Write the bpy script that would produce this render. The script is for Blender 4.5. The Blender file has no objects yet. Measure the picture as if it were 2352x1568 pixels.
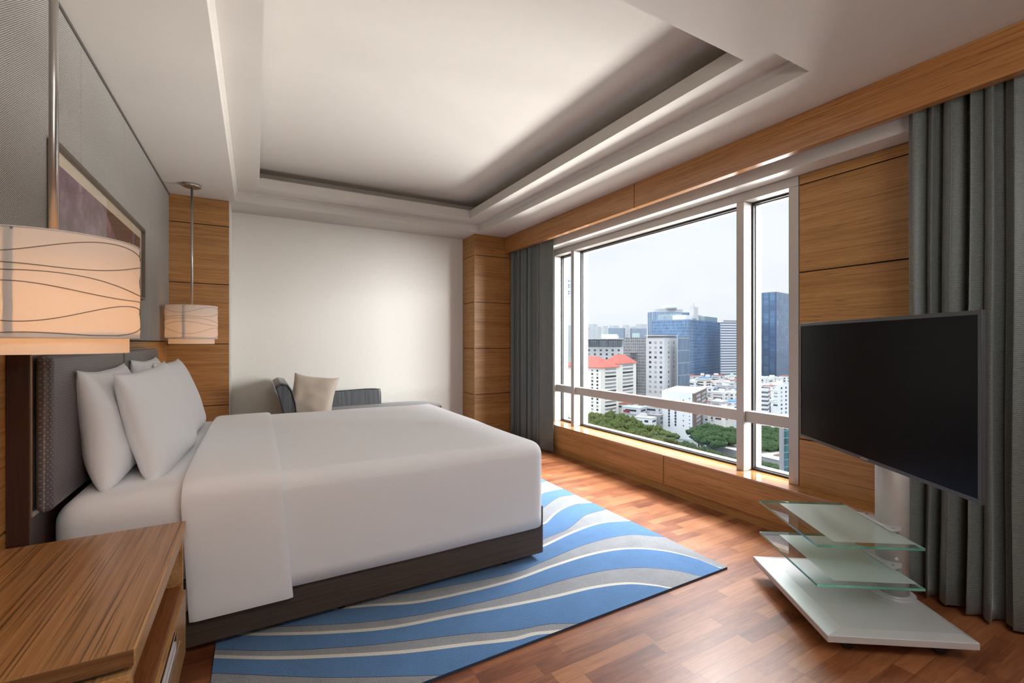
import bpy, bmesh, math, random
from mathutils import Vector, Matrix, noise
random.seed(7)
PI = math.pi
C = bpy.context.scene.collection
SC = bpy.context.scene

# ------------------------------------------------------------------ camera
F = 1045.6; U0 = 1176.0; V0 = 786.0; H = 1.25
YAW = math.radians(29.4)
SN, CS = math.sin(YAW), math.cos(YAW)
cam_d = bpy.data.cameras.new('camera')
cam_d.sensor_width = 36.0
cam_d.lens = F / 2352 * 36.0
cam_d.shift_y = (V0 - 784.0) / 2352
cam_d.clip_start = 0.05; cam_d.clip_end = 20000
cam = bpy.data.objects.new('camera', cam_d); C.objects.link(cam)
cam.location = (0, 0, H); cam.rotation_euler = (PI/2, 0, -YAW)
SC.camera = cam

# ------------------------------------------------------------------ view
SC.view_settings.view_transform = 'Standard'
SC.view_settings.look = 'None'
SC.view_settings.gamma = 1.0
SC.view_settings.use_curve_mapping = False
SC.view_settings.exposure = 0.14
SC.cycles.max_bounces = 10
SC.cycles.diffuse_bounces = 6
SC.cycles.glossy_bounces = 4
SC.cycles.transparent_max_bounces = 12
SC.cycles.transmission_bounces = 4
SC.cycles.sample_clamp_indirect = 6.0
SC.cycles.caustics_reflective = False
SC.cycles.caustics_refractive = False
SC.cycles.use_denoising = True

# ------------------------------------------------------------------ sky
SKY_SIDE = 0.8     # bright hazy sky on the sun's side (behind the building)
SKY_ZENITH = 1.6
W = bpy.data.worlds.new('World'); SC.world = W; W.use_nodes = True
nt = W.node_tree; nt.nodes.clear()
N = nt.nodes.new; L = nt.links.new
def wmath(op, a, b=None, c=None, clamp=False):
    n = N('ShaderNodeMath'); n.operation = op; n.use_clamp = clamp
    for i, v in enumerate((a, b, c)):
        if v is None: continue
        if isinstance(v, (int, float)): n.inputs[i].default_value = v
        else: L(v, n.inputs[i])
    return n.outputs[0]
tc = N('ShaderNodeTexCoord'); sp = N('ShaderNodeSeparateXYZ'); L(tc.outputs['Generated'], sp.inputs[0])
elev = N('ShaderNodeMapRange'); L(sp.outputs['Z'], elev.inputs[0])
elev.inputs[1].default_value = 0.0; elev.inputs[2].default_value = 0.45
rampc = N('ShaderNodeValToRGB'); L(elev.outputs[0], rampc.inputs[0])
e = rampc.color_ramp.elements
e[0].position = 0.0; e[0].color = (0.82, 0.86, 0.92, 1)
e[1].position = 1.0; e[1].color = (0.84, 0.95, 1.05, 1)
m = rampc.color_ramp.elements.new(0.35); m.color = (0.90, 0.94, 1.0, 1)
cn = N('ShaderNodeTexNoise'); mp = N('ShaderNodeMapping'); L(tc.outputs['Generated'], mp.inputs[0])
mp.inputs['Scale'].default_value = (3.0, 3.0, 9.0); L(mp.outputs[0], cn.inputs['Vector'])
cn.inputs['Scale'].default_value = 1.6; cn.inputs['Detail'].default_value = 6.0
cr = N('ShaderNodeMapRange'); L(cn.outputs['Fac'], cr.inputs[0])
cr.inputs[1].default_value = 0.42; cr.inputs[2].default_value = 0.72; cr.inputs[4].default_value = 0.75
cmx = N('ShaderNodeMix'); cmx.data_type = 'RGBA'; L(cr.outputs[0], cmx.inputs[0])
L(rampc.outputs[0], cmx.inputs[6]); cmx.inputs[7].default_value = (1.0, 1.02, 1.05, 1)
zen = N('ShaderNodeMapRange'); zen.interpolation_type = 'SMOOTHSTEP'; L(sp.outputs['Z'], zen.inputs[0])
zen.inputs[1].default_value = 0.42; zen.inputs[2].default_value = 0.75; zen.inputs[4].default_value = SKY_ZENITH
sidev = wmath('MULTIPLY_ADD', sp.outputs['Y'], -0.8, wmath('MULTIPLY', sp.outputs['X'], -0.6))
side = N('ShaderNodeMapRange'); side.interpolation_type = 'SMOOTHSTEP'; L(sidev, side.inputs[0])
side.inputs[1].default_value = -0.1; side.inputs[2].default_value = 0.9; side.inputs[4].default_value = SKY_SIDE
strength = wmath('ADD', 0.93, wmath('ADD', zen.outputs[0], side.outputs[0]))
bg = N('ShaderNodeBackground'); L(cmx.outputs[2], bg.inputs[0]); L(strength, bg.inputs[1])
out = N('ShaderNodeOutputWorld'); L(bg.outputs[0], out.inputs[0])

# ------------------------------------------------------------------ sun
sd = bpy.data.lights.new('sun', 'SUN'); sd.energy = 1.5; sd.angle = math.radians(2.0); sd.color = (1.0, 0.95, 0.88)
sun = bpy.data.objects.new('sun', sd); C.objects.link(sun)
sun.rotation_euler = Vector((-0.45, 0.35, 0.85)).to_track_quat('Z', 'Y').to_euler()
# added area lights outside the window, out of view, boosting daylight in the room
def area(name, loc, target, sx, sy, power, col):
    d = bpy.data.lights.new(name, 'AREA'); d.shape = 'RECTANGLE'; d.size = sx; d.size_y = sy; d.energy = power; d.color = col
    o = bpy.data.objects.new(name, d); C.objects.link(o); o.location = loc
    o.rotation_euler = (Vector(loc)-Vector(target)).to_track_quat('Z', 'Y').to_euler()
    return o
area('window_fill_high', (6.2, 2.6, 6.2), (1.0, 3.0, 0.4), 6.0, 3.0, 3000, (0.95, 0.97, 1.0))
area('window_fill_low', (5.3, 2.6, -2.2), (1.2, 3.2, 2.6), 6.0, 2.6, 110, (1.0, 0.95, 0.88))
area('window_fill_far', (14.0, 4.5, -4.9), (-0.6, 3.2, 2.0), 11.0, 2.6, 4500, (1.0, 0.985, 0.96))
area('window_fill_side', (9.0, -4.0, 2.4), (1.5, 5.5, 1.3), 5.0, 3.0, 2300, (0.96, 0.985, 1.0))
# added fill lights behind the camera, one aimed down, one at the ceiling
area('rear_fill_down', (0.9, -0.85, 2.57), (0.9, -0.6, 0.0), 1.6, 0.8, 40, (0.95, 0.98, 1.0))
area('rear_fill_up', (0.5, -1.15, 1.55), (0.5, -0.75, 2.6), 0.7, 0.4, 26, (1.0, 0.965, 0.92))
# portals: they only guide sky light through the real openings
def portal(name, loc, rot, sx, sy):
    d = bpy.data.lights.new(name, 'AREA'); d.shape = 'RECTANGLE'; d.size = sx; d.size_y = sy
    d.cycles.is_portal = True
    o = bpy.data.objects.new(name, d); C.objects.link(o); o.location = loc; o.rotation_euler = rot
portal('window_portal', (3.34, 2.95, 1.3), (0, PI/2, 0), 2.1, 2.8)

# ================================================================== helpers
def ray(u, v): 
    return (u-U0)/F, (V0-v)/F
def world(D, r, z=None):
    return Vector((D*(SN+CS*r), D*(CS-SN*r), z if z is not None else 0))
def y_at(u, X):
    r = (u-U0)/F; D = X/(SN+CS*r); return D*(CS-SN*r)
def x_at(u, Y):
    r = (u-U0)/F; D = Y/(CS-SN*r); return D*(SN+CS*r)

def new_mat(name):
    m = bpy.data.materials.new(name); m.use_nodes = True
    n = m.node_tree; b = n.nodes['Principled BSDF']
    return m, n, b
def P(n, op, a, b=None, c=None, clamp=False):
    x = n.nodes.new('ShaderNodeMath'); x.operation = op; x.use_clamp = clamp
    for i, v in enumerate((a, b, c)):
        if v is None: continue
        if isinstance(v, (int, float)): x.inputs[i].default_value = v
        else: n.links.new(v, x.inputs[i])
    return x.outputs[0]
def ramp(n, fac, stops):
    r = n.nodes.new('ShaderNodeValToRGB'); n.links.new(fac, r.inputs[0])
    el = r.color_ramp.elements
    while len(el) < len(stops): el.new(0.5)
    for e_, (p, c) in zip(el, stops):
        e_.position = p; e_.color = (c[0], c[1], c[2], 1)
    return r.outputs[0]
def bump(n, b, h, strength=0.2, dist=0.002):
    x = n.nodes.new('ShaderNodeBump'); x.inputs['Strength'].default_value = strength
    x.inputs['Distance'].default_value = dist
    n.links.new(h, x.inputs['Height']); n.links.new(x.outputs[0], b.inputs['Normal'])
def tex(n, kind, vec, **kw):
    t = n.nodes.new(kind); n.links.new(vec, t.inputs['Vector'])
    for k, v in kw.items(): t.inputs[k].default_value = v
    return t
def coords(n, scale=(1, 1, 1), rot=(0, 0, 0), loc=(0, 0, 0), src='Object'):
    t = n.nodes.new('ShaderNodeTexCoord'); mp_ = n.nodes.new('ShaderNodeMapping')
    n.links.new(t.outputs[src], mp_.inputs[0]); mp_.inputs['Scale'].default_value = scale
    mp_.inputs['Rotation'].default_value = rot; mp_.inputs['Location'].default_value = loc
    return mp_.outputs[0]
def plain(name, col, rough=0.6, metal=0.0, spec=None, coat=0.0, sheen=0.0):
    m, n, b = new_mat(name)
    nz = tex(n, 'ShaderNodeTexNoise', coords(n), Scale=14.0, Detail=3.0)
    c = ramp(n, nz.outputs['Fac'], [(0.3, [x*0.99 for x in col]), (0.7, [min(1, x*1.01) for x in col])])
    n.links.new(c, b.inputs['Base Color'])
    b.inputs['Roughness'].default_value = rough; b.inputs['Metallic'].default_value = metal
    if spec is not None: b.inputs['Specular IOR Level'].default_value = spec
    if coat: b.inputs['Coat Weight'].default_value = coat
    if sheen: b.inputs['Sheen Weight'].default_value = sheen
    return m
def wood(name, base, dark, light, axis='Y', fine=95.0, rough=0.46, contrast=1.0, coat=0.0, pore=None):
    """straight grained veneer, grain running along the given object axis"""
    m, n, b = new_mat(name)
    lo, hi = 1.1, fine
    s = {'X': (lo, hi, hi), 'Y': (hi, lo, hi), 'Z': (hi, hi, lo)}[axis]
    v = coords(n, s)
    a = tex(n, 'ShaderNodeTexNoise', v, Scale=1.0, Detail=5.0, Roughness=0.62)
    s2 = tuple(x*0.12 if x == hi else x*0.5 for x in s)
    a2 = tex(n, 'ShaderNodeTexNoise', coords(n, s2, loc=(3, 7, 1)), Scale=1.0, Detail=3.0)
    s3 = tuple(x*2.6 if x == hi else x*6.0 for x in s) if not pore else tuple(x*2.7 if x == hi else x*2.2 for x in s)
    a3 = tex(n, 'ShaderNodeTexNoise', coords(n, s3, loc=(5, 2, 9)), Scale=1.0, Detail=2.0)
    f = P(n, 'ADD', P(n, 'MULTIPLY', a.outputs['Fac'], 0.65), P(n, 'MULTIPLY', a2.outputs['Fac'], 0.35))
    c = ramp(n, f, [(0.5-0.20/contrast, dark), (0.5, base), (0.5+0.17/contrast, light)])
    pores = ramp(n, a3.outputs['Fac'], [(0.30, (0.42, 0.36, 0.30)), (0.42, (1, 1, 1))] if not pore else [(0.34, (0.26, 0.21, 0.17)), (0.44, (1, 1, 1))])
    mx = n.nodes.new('ShaderNodeMix'); mx.data_type = 'RGBA'; mx.blend_type = 'MULTIPLY'; mx.inputs[0].default_value = 0.75
    n.links.new(c, mx.inputs[6]); n.links.new(pores, mx.inputs[7])
    n.links.new(mx.outputs[2], b.inputs['Base Color'])
    b.inputs['Roughness'].default_value = rough
    b.inputs['Coat Weight'].default_value = coat; b.inputs['Coat Roughness'].default_value = 0.12
    bump(n, b, a.outputs['Fac'], 0.08, 0.001)
    return m

def box(bm, x0, x1, y0, y1, z0, z1, mi=0):
    vs = [bm.verts.new(p) for p in ((x0,y0,z0),(x1,y0,z0),(x1,y1,z0),(x0,y1,z0),(x0,y0,z1),(x1,y0,z1),(x1,y1,z1),(x0,y1,z1))]
    fs = []
    for f in ((0,3,2,1),(4,5,6,7),(0,1,5,4),(1,2,6,5),(2,3,7,6),(3,0,4,7)):
        q = bm.faces.new([vs[i] for i in f]); q.material_index = mi; fs.append(q)
    return vs, fs
def prism(bm, pts, z0, z1, mi=0):
    lo = [bm.verts.new((p[0], p[1], z0)) for p in pts]; hi = [bm.verts.new((p[0], p[1], z1)) for p in pts]
    n_ = len(pts)
    bm.faces.new(lo[::-1]).material_index = mi; bm.faces.new(hi).material_index = mi
    for i in range(n_):
        bm.faces.new((lo[i], lo[(i+1) % n_], hi[(i+1) % n_], hi[i])).material_index = mi
    return lo, hi
def cyl(bm, c, r, z0, z1, seg=32, r2=None, cap=True, mi=0):
    r2 = r if r2 is None else r2
    a = [bm.verts.new((c[0]+r*math.cos(2*PI*i/seg), c[1]+r*math.sin(2*PI*i/seg), z0)) for i in range(seg)]
    b_ = [bm.verts.new((c[0]+r2*math.cos(2*PI*i/seg), c[1]+r2*math.sin(2*PI*i/seg), z1)) for i in range(seg)]
    for i in range(seg):
        f = bm.faces.new((a[i], a[(i+1) % seg], b_[(i+1) % seg], b_[i])); f.smooth = True; f.material_index = mi
    if cap:
        bm.faces.new(a[::-1]).material_index = mi; bm.faces.new(b_).material_index = mi
def tube(bm, pts, r, seg=8, closed=False):
    pts = [Vector(p) for p in pts]; rings = []; n_ = len(pts)
    for i, p in enumerate(pts):
        if closed: d = pts[(i+1) % n_] - pts[i-1]
        else: d = pts[min(i+1, n_-1)] - pts[max(i-1, 0)]
        d.normalize(); up = Vector((0, 0, 1)) if abs(d.z) < 0.9 else Vector((1, 0, 0))
        s = d.cross(up).normalized(); t = s.cross(d).normalized()
        rings.append([bm.verts.new(p + (s*math.cos(2*PI*k/seg) + t*math.sin(2*PI*k/seg))*r) for k in range(seg)])
    for i in range(n_ if closed else n_-1):
        A, B = rings[i], rings[(i+1) % n_]
        for k in range(seg):
            f = bm.faces.new((A[k], A[(k+1) % seg], B[(k+1) % seg], B[k])); f.smooth = True
    if not closed:
        bm.faces.new(rings[0][::-1]); bm.faces.new(rings[-1])
BM = bmesh.new
def build(name, bm, mats, parent=None, bevel=0.0, seg=2, smooth=False, local=False, origin=None, loc_keep=False):
    """ONE mesh object; points are in world space unless local"""
    if smooth:
        for f in bm.faces: f.smooth = True
    bmesh.ops.recalc_face_normals(bm, faces=bm.faces)
    me = bpy.data.meshes.new(name)
    o = bpy.data.objects.new(name, me)
    if parent is not None:
        if not local:
            bm.transform(parent_world(parent).inverted())
        o.parent = parent
    elif origin is not None:
        bm.transform(Matrix.Translation(-Vector(origin))); o.location = origin
    bm.to_mesh(me); bm.free()
    if not isinstance(mats, (list, tuple)): mats = [mats]
    for m_ in mats: me.materials.append(m_)
    C.objects.link(o)
    if bevel:
        b = o.modifiers.new('bevel', 'BEVEL'); b.width = bevel; b.segments = seg; b.limit_method = 'ANGLE'; b.angle_limit = math.radians(40)
        b.harden_normals = False
    return o
def parent_world(p):
    m_ = Matrix.LocRotScale(p.location, p.rotation_euler, p.scale)
    if p.parent is not None: m_ = parent_world(p.parent) @ m_
    return m_
def tag(o, label=None, cat=None, group=None, kind=None):
    if label: o['label'] = label
    if cat: o['category'] = cat
    if group: o['group'] = group
    if kind: o['kind'] = kind
    return o
def thing(name, label, cat, loc, rz=0.0, group=None):
    o = bpy.data.objects.new(name, None); C.objects.link(o); o.empty_display_size = 0.1
    o.location = loc; o.rotation_euler = (0, 0, rz)
    return tag(o, label, cat, group)
def copy_tree(o, parent=None):
    c = o.copy(); C.objects.link(c)
    if parent is not None: c.parent = parent
    for ch in [x for x in bpy.data.objects if x.parent == o]: copy_tree(ch, c)
    return c
def struct(o): o['kind'] = 'structure'; return o

# ================================================================== materials
M_wood_y = wood('teak_veneer_along_wall', (0.40, 0.195, 0.056), (0.24, 0.102, 0.027), (0.51, 0.275, 0.095), 'Y')
M_wood_x = wood('teak_veneer_across', (0.36, 0.165, 0.045), (0.21, 0.083, 0.020), (0.47, 0.24, 0.078), 'X')
M_sill = wood('oak_sill', (0.46, 0.21, 0.065), (0.32, 0.13, 0.035), (0.58, 0.30, 0.11), 'Y', rough=0.16, coat=0.6)
M_night = wood('oak_nightstand', (0.36, 0.175, 0.062), (0.17, 0.075, 0.027), (0.48, 0.26, 0.11), 'Y', fine=70.0, rough=0.3, contrast=1.0, coat=0.25, pore=1)
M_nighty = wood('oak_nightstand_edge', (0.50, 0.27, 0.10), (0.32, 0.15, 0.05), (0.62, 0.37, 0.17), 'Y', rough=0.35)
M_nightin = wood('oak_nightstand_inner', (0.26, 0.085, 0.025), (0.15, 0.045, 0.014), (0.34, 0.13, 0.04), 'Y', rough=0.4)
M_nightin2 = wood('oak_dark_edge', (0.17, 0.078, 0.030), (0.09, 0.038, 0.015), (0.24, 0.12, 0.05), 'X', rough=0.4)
M_bedbase = wood('dark_brown_bed_timber', (0.075, 0.052, 0.036), (0.045, 0.030, 0.021), (0.10, 0.072, 0.052), 'X', rough=0.5)
M_darkwood = wood('espresso_timber', (0.040, 0.016, 0.011), (0.022, 0.009, 0.007), (0.055, 0.024, 0.016), 'Z', rough=0.35)
M_gap = plain('dark_joint', (0.02, 0.012, 0.008), 0.9)
M_ceil = plain('ceiling_paint', (0.585, 0.55, 0.505), 0.85)
M_white = plain('white_trim_paint', (0.62, 0.60, 0.565), 0.6)
M_stop = plain('outer_stop_paint', (0.42, 0.41, 0.395), 0.6)
M_alu = plain('painted_window_metal', (0.50, 0.455, 0.415), 0.38, 0.25)
M_steel = plain('brushed_nickel', (0.50, 0.47, 0.44), 0.3, 0.95)
M_chrome = plain('chrome', (0.80, 0.80, 0.82), 0.12, 1.0)
M_black = plain('black_rubber', (0.012, 0.012, 0.013), 0.5)
M_silver = plain('silver_paint', (0.58, 0.575, 0.57), 0.45, 0.3)
M_colpaint = plain('satin_silver_column', (0.58, 0.565, 0.55), 0.48, 0.3)

def mat_wallpaper():
    m, n, b = new_mat('woven_wallpaper')
    v = coords(n, (1, 1, 1))
    a = tex(n, 'ShaderNodeTexNoise', coords(n, (260, 260, 420)), Scale=1.0, Detail=2.0)
    c = ramp(n, a.outputs['Fac'], [(0.3, (0.60, 0.565, 0.51)), (0.7, (0.76, 0.725, 0.665))])
    n.links.new(c, b.inputs['Base Color']); b.inputs['Roughness'].default_value = 0.75
    bump(n, b, a.outputs['Fac'], 0.12, 0.0008)
    return m
M_wallpaper = mat_wallpaper()
def mat_fabricwall():
    m, n, b = new_mat('grey_woven_wall_fabric')
    v = coords(n, (1, 1, 1))
    w1 = n.nodes.new('ShaderNodeTexWave'); n.links.new(coords(n, (1, 1, 1), rot=(math.radians(52), 0, 0)), w1.inputs['Vector'])
    w1.wave_type = 'BANDS'; w1.bands_direction = 'Y'; w1.inputs['Scale'].default_value = 55; w1.inputs['Distortion'].default_value = 1.2
    w1.inputs['Detail'].default_value = 2
    w2 = tex(n, 'ShaderNodeTexNoise', coords(n, (300, 300, 300)), Scale=1.0, Detail=2.0)
    f = P(n, 'ADD', P(n, 'MULTIPLY', w1.outputs['Fac'], 0.45), P(n, 'MULTIPLY', w2.outputs['Fac'], 0.55))
    c = ramp(n, f, [(0.25, (0.10, 0.094, 0.085)), (0.5, (0.29, 0.275, 0.252)), (0.75, (0.54, 0.515, 0.475))])
    n.links.new(c, b.inputs['Base Color']); b.inputs['Roughness'].default_value = 0.85
    bump(n, b, f, 0.35, 0.0015)
    return m
M_fabwall = mat_fabricwall()
def mat_floor():
    m, n, b = new_mat('merbau_parquet')
    br = n.nodes.new('ShaderNodeTexBrick'); n.links.new(coords(n, (1, 1, 1)), br.inputs['Vector'])
    br.offset = 0.37; br.offset_frequency = 3; br.squash = 1.35; br.squash_frequency = 4
    br.inputs['Scale'].default_value = 1.0; br.inputs['Brick Width'].default_value = 0.36; br.inputs['Row Height'].default_value = 0.068
    br.inputs['Mortar Size'].default_value = 0.0010; br.inputs['Mortar Smooth'].default_value = 0.1; br.inputs['Bias'].default_value = -0.1
    br.inputs['Color1'].default_value = (0, 0, 0, 1); br.inputs['Color2'].default_value = (1, 1, 1, 1); br.inputs['Mortar'].default_value = (0.3, 0.3, 0.3, 1)
    g = tex(n, 'ShaderNodeTexNoise', coords(n, (5, 60, 1)), Scale=1.0, Detail=6.0, Roughness=0.65, Distortion=0.8)
    g2 = tex(n, 'ShaderNodeTexNoise', coords(n, (2.2, 4.0, 1)), Scale=1.0, Detail=4.0)
    bw = n.nodes.new('ShaderNodeRGBToBW'); n.links.new(br.outputs['Color'], bw.inputs[0])
    f = P(n, 'ADD', P(n, 'MULTIPLY', bw.outputs[0], 0.20), P(n, 'ADD', P(n, 'MULTIPLY', g.outputs['Fac'], 0.38), P(n, 'MULTIPLY', g2.outputs['Fac'], 0.36)))
    c = ramp(n, f, [(0.26, (0.095, 0.026, 0.011)), (0.40, (0.22, 0.070, 0.026)), (0.54, (0.36, 0.140, 0.055)), (0.72, (0.50, 0.24, 0.11))])
    mx = n.nodes.new('ShaderNodeMix'); mx.data_type = 'RGBA'; n.links.new(P(n, 'MULTIPLY', br.outputs['Fac'], 0.55), mx.inputs[0])
    n.links.new(c, mx.inputs[6]); mx.inputs[7].default_value = (0.10, 0.03, 0.012, 1)
    n.links.new(mx.outputs[2], b.inputs['Base Color'])
    b.inputs['Roughness'].default_value = 0.36; b.inputs['Coat Weight'].default_value = 0.25; b.inputs['Coat Roughness'].default_value = 0.22
    bump(n, b, P(n, 'SUBTRACT', g.outputs['Fac'], br.outputs['Fac']), 0.06, 0.001)
    return m
M_floor = mat_floor()
def mat_linen(name, col, rough=0.8, sheen=0.25, fine=900):
    m, n, b = new_mat(name)
    a = tex(n, 'ShaderNodeTexNoise', coords(n, (fine, fine, fine)), Scale=1.0, Detail=1.0)
    c = ramp(n, a.outputs['Fac'], [(0.3, [x*0.97 for x in col]), (0.7, col)])
    n.links.new(c, b.inputs['Base Color']); b.inputs['Roughness'].default_value = rough
    b.inputs['Sheen Weight'].default_value = sheen
    w = tex(n, 'ShaderNodeTexNoise', coords(n, (2.2, 2.2, 2.2)), Scale=1.0, Detail=2.0)
    bump(n, b, w.outputs['Fac'], 0.12, 0.02)
    return m
M_sheet = mat_linen('white_cotton', (0.85, 0.86, 0.885))
M_mattress = mat_linen('white_fitted_sheet', (0.82, 0.83, 0.855))
def mat_curtain():
    m, n, b = new_mat('grey_green_curtain_weave')
    r1 = n.nodes.new('ShaderNodeTexWave'); n.links.new(coords(n, (1, 1, 1)), r1.inputs['Vector'])
    r1.bands_direction = 'Z'; r1.inputs['Scale'].default_value = 38; r1.inputs['Distortion'].default_value = 3.0; r1.inputs['Detail'].default_value = 2; r1.inputs['Detail Scale'].default_value = 4.0
    a = tex(n, 'ShaderNodeTexNoise', coords(n, (60, 60, 320)), Scale=1.0, Detail=2.0)
    f = P(n, 'ADD', P(n, 'MULTIPLY', r1.outputs['Fac'], 0.4), P(n, 'MULTIPLY', a.outputs['Fac'], 0.6))
    c = ramp(n, f, [(0.25, (0.070, 0.079, 0.073)), (0.75, (0.165, 0.183, 0.168))])
    n.links.new(c, b.inputs['Base Color']); b.inputs['Roughness'].default_value = 0.5
    b.inputs['Sheen Weight'].default_value = 0.3; b.inputs['Specular IOR Level'].default_value = 0.6
    bump(n, b, f, 0.25, 0.0015)
    return m
M_curtain = mat_curtain()
def mat_glass(name, tint=(0.97, 0.985, 0.98), gl=0.05, diff=None, dfac=0.0, rough=0.0):
    m = bpy.data.materials.new(name); m.use_nodes = True; n = m.node_tree; n.nodes.clear()
    t = n.nodes.new('ShaderNodeBsdfTransparent'); t.inputs[0].default_value = (*tint, 1)
    g = n.nodes.new('ShaderNodeBsdfGlossy'); g.inputs['Roughness'].default_value = rough
    lw = n.nodes.new('ShaderNodeLayerWeight'); lw.inputs['Blend'].default_value = 0.5
    fr = P(n, 'MULTIPLY_ADD', P(n, 'POWER', lw.outputs['Facing'], 5.0), 0.85, gl, clamp=True)
    mx = n.nodes.new('ShaderNodeMixShader'); n.links.new(fr, mx.inputs[0])
    base = t.outputs[0]
    if diff is not None:
        d = n.nodes.new('ShaderNodeBsdfDiffuse'); d.inputs[0].default_value = (*diff, 1)
        tr = n.nodes.new('ShaderNodeBsdfTranslucent'); tr.inputs[0].default_value = (*diff, 1)
        mm = n.nodes.new('ShaderNodeMixShader'); mm.inputs[0].default_value = 0.45
        n.links.new(d.outputs[0], mm.inputs[1]); n.links.new(tr.outputs[0], mm.inputs[2])
        m2 = n.nodes.new('ShaderNodeMixShader'); m2.inputs[0].default_value = dfac
        n.links.new(t.outputs[0], m2.inputs[1]); n.links.new(mm.outputs[0], m2.inputs[2]); base = m2.outputs[0]
    n.links.new(base, mx.inputs[1]); n.links.new(g.outputs[0], mx.inputs[2])
    o_ = n.nodes.new('ShaderNodeOutputMaterial'); n.links.new(mx.outputs[0], o_.inputs[0])
    return m
M_pane = mat_glass('window_glass', (0.985, 0.99, 0.99), 0.03)
M_shelf = mat_glass('clear_shelf_glass', (0.93, 0.975, 0.96), 0.06)
M_frost = mat_glass('frosted_shelf_glass', (0.78, 0.90, 0.86), 0.10, (0.76, 0.90, 0.84), 0.75, 0.15)
def mat_edge():
    m, n, b = new_mat('green_glass_edge')
    b.inputs['Base Color'].default_value = (0.10, 0.42, 0.33, 1); b.inputs['Roughness'].default_value = 0.15
    b.inputs['Transmission Weight'].default_value = 0.35
    nz = tex(n, 'ShaderNodeTexNoise', coords(n), Scale=8.0)
    n.links.new(ramp(n, nz.outputs['Fac'], [(0.35, (0.08, 0.36, 0.28)), (0.65, (0.18, 0.55, 0.44))]), b.inputs['Base Color'])
    return m
M_gedge = mat_edge()

# ================================================================== room shell
XL = -0.684; XWOOD = -0.700; YB = 5.53; YP = 5.12; YPR = 5.16
YN = -1.6
bm = BM(); box(bm, -1.0, 3.4, YN, 5.8, -0.12, 0.0); struct(build('floor', bm, M_floor))

bm = BM()
def ring(bm, a, za, b, zb):
    (ax0, ax1, ay0, ay1), (bx0, bx1, by0, by1) = a, b
    A = [bm.verts.new(p) for p in ((ax0,ay0,za),(ax1,ay0,za),(ax1,ay1,za),(ax0,ay1,za))]
    B = [bm.verts.new(p) for p in ((bx0,by0,zb),(bx1,by0,zb),(bx1,by1,zb),(bx0,by1,zb))]
    for i in range(4): bm.faces.new((A[i], A[(i+1) % 4], B[(i+1) % 4], B[i]))
OUT = (-1.0, 3.4, YN, 5.8)
R1 = (-0.168, 2.405, 1.25, 5.085); R1b = (-0.150, 2.385, 1.27, 5.065)
R2 = (0.031, 2.180, 1.450, 4.86)
R3 = (-0.17, 2.38, 1.25, 5.08)
ring(bm, OUT, 2.60, R1, 2.60); ring(bm, R1, 2.60, R1, 2.672); ring(bm, R1, 2.672, R1b, 2.680)
ring(bm, R1b, 2.680, R1b, 2.695)
ring(bm, R1b, 2.695, R2, 2.695); ring(bm, R2, 2.695, R2, 2.787); ring(bm, R2, 2.787, R3, 2.787); ring(bm, R3, 2.787, R3, 2.90)
bm.faces.new([bm.verts.new(p) for p in ((R3[0],R3[2],2.90),(R3[1],R3[2],2.90),(R3[1],R3[3],2.90),(R3[0],R3[3],2.90))])
# slab above the coffer so that no sky gets in
ring(bm, OUT, 2.60, OUT, 3.0)
bm.faces.new([bm.verts.new(p) for p in ((OUT[0],OUT[2],3.0),(OUT[1],OUT[2],3.0),(OUT[1],OUT[3],3.0),(OUT[0],OUT[3],3.0))])
ceil = struct(build('ceiling', bm, M_ceil))

def panel_wall(bm, axis, plane, out, a0, a1, zs, cuts=(), gap=0.008, t=0.012, back=0.2):
    """wood boards with shadow joints; axis 'x' = wall at X=plane facing out, 'y' = at Y=plane"""
    aa = [a0] + sorted(cuts) + [a1]
    for i in range(len(aa)-1):
        for k in range(len(zs)-1):
            p0 = aa[i] + (gap/2 if i else 0); p1 = aa[i+1] - (gap/2 if i < len(aa)-2 else 0)
            z0 = zs[k] + (gap/2 if k else 0); z1 = zs[k+1] - (gap/2 if k < len(zs)-2 else 0)
            if axis == 'x': box(bm, min(plane, plane-out*t), max(plane, plane-out*t), p0, p1, z0, z1, 0)
            else: box(bm, p0, p1, min(plane, plane-out*t), max(plane, plane-out*t), z0, z1, 0)
    q0, q1 = plane-out*t, plane-out*(t+back)
    if axis == 'x': box(bm, min(q0, q1), max(q0, q1), a0, a1, zs[0], zs[-1], 1)
    else: box(bm, a0, a1, min(q0, q1), max(q0, q1), zs[0], zs[-1], 1)

# left wall: wood below, fabric above
bm = BM(); panel_wall(bm, 'x', XWOOD, 1, YN, YP+0.3, [0, 0.64, 1.26, 2.60])
wl = struct(build('wall_left', bm, [M_wood_y, M_gap]))
seams = [YN, 0.25, 0.98, y_at(117, XL)-0.02, y_at(186.5, XL), y_at(286, XL), y_at(345.2, XL), YP]
bm = BM()
for i in range(len(seams)-1):
    box(bm, XWOOD-0.001, XL, seams[i]+0.0015, seams[i+1]-0.0015, 1.262, 2.590)
fp = build('fabric_panel', bm, M_fabwall, wl, bevel=0.003)
bm = BM(); box(bm, XL-0.004, XL+0.006, YN, YP, 2.585, 2.5995); build('shadow_strip', bm, plain('bronze_strip', (0.10, 0.09, 0.085), 0.5, 0.3), wl)
fp['label'] = 'grey woven fabric covering'

# wood column at the back left
bm = BM(); panel_wall(bm, 'y', YP, -1, XWOOD-0.2, -0.222, [0, 0.10, 0.655, 1.235, 1.80, 2.352, 2.60], back=0.5)
struct(build('trim_1', bm, [M_wood_x, M_gap]))
bm = BM(); box(bm, -0.221, -0.212, YP+0.012, YB, 0, 2.60); struct(build('trim_2', bm, M_wallpaper))
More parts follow.
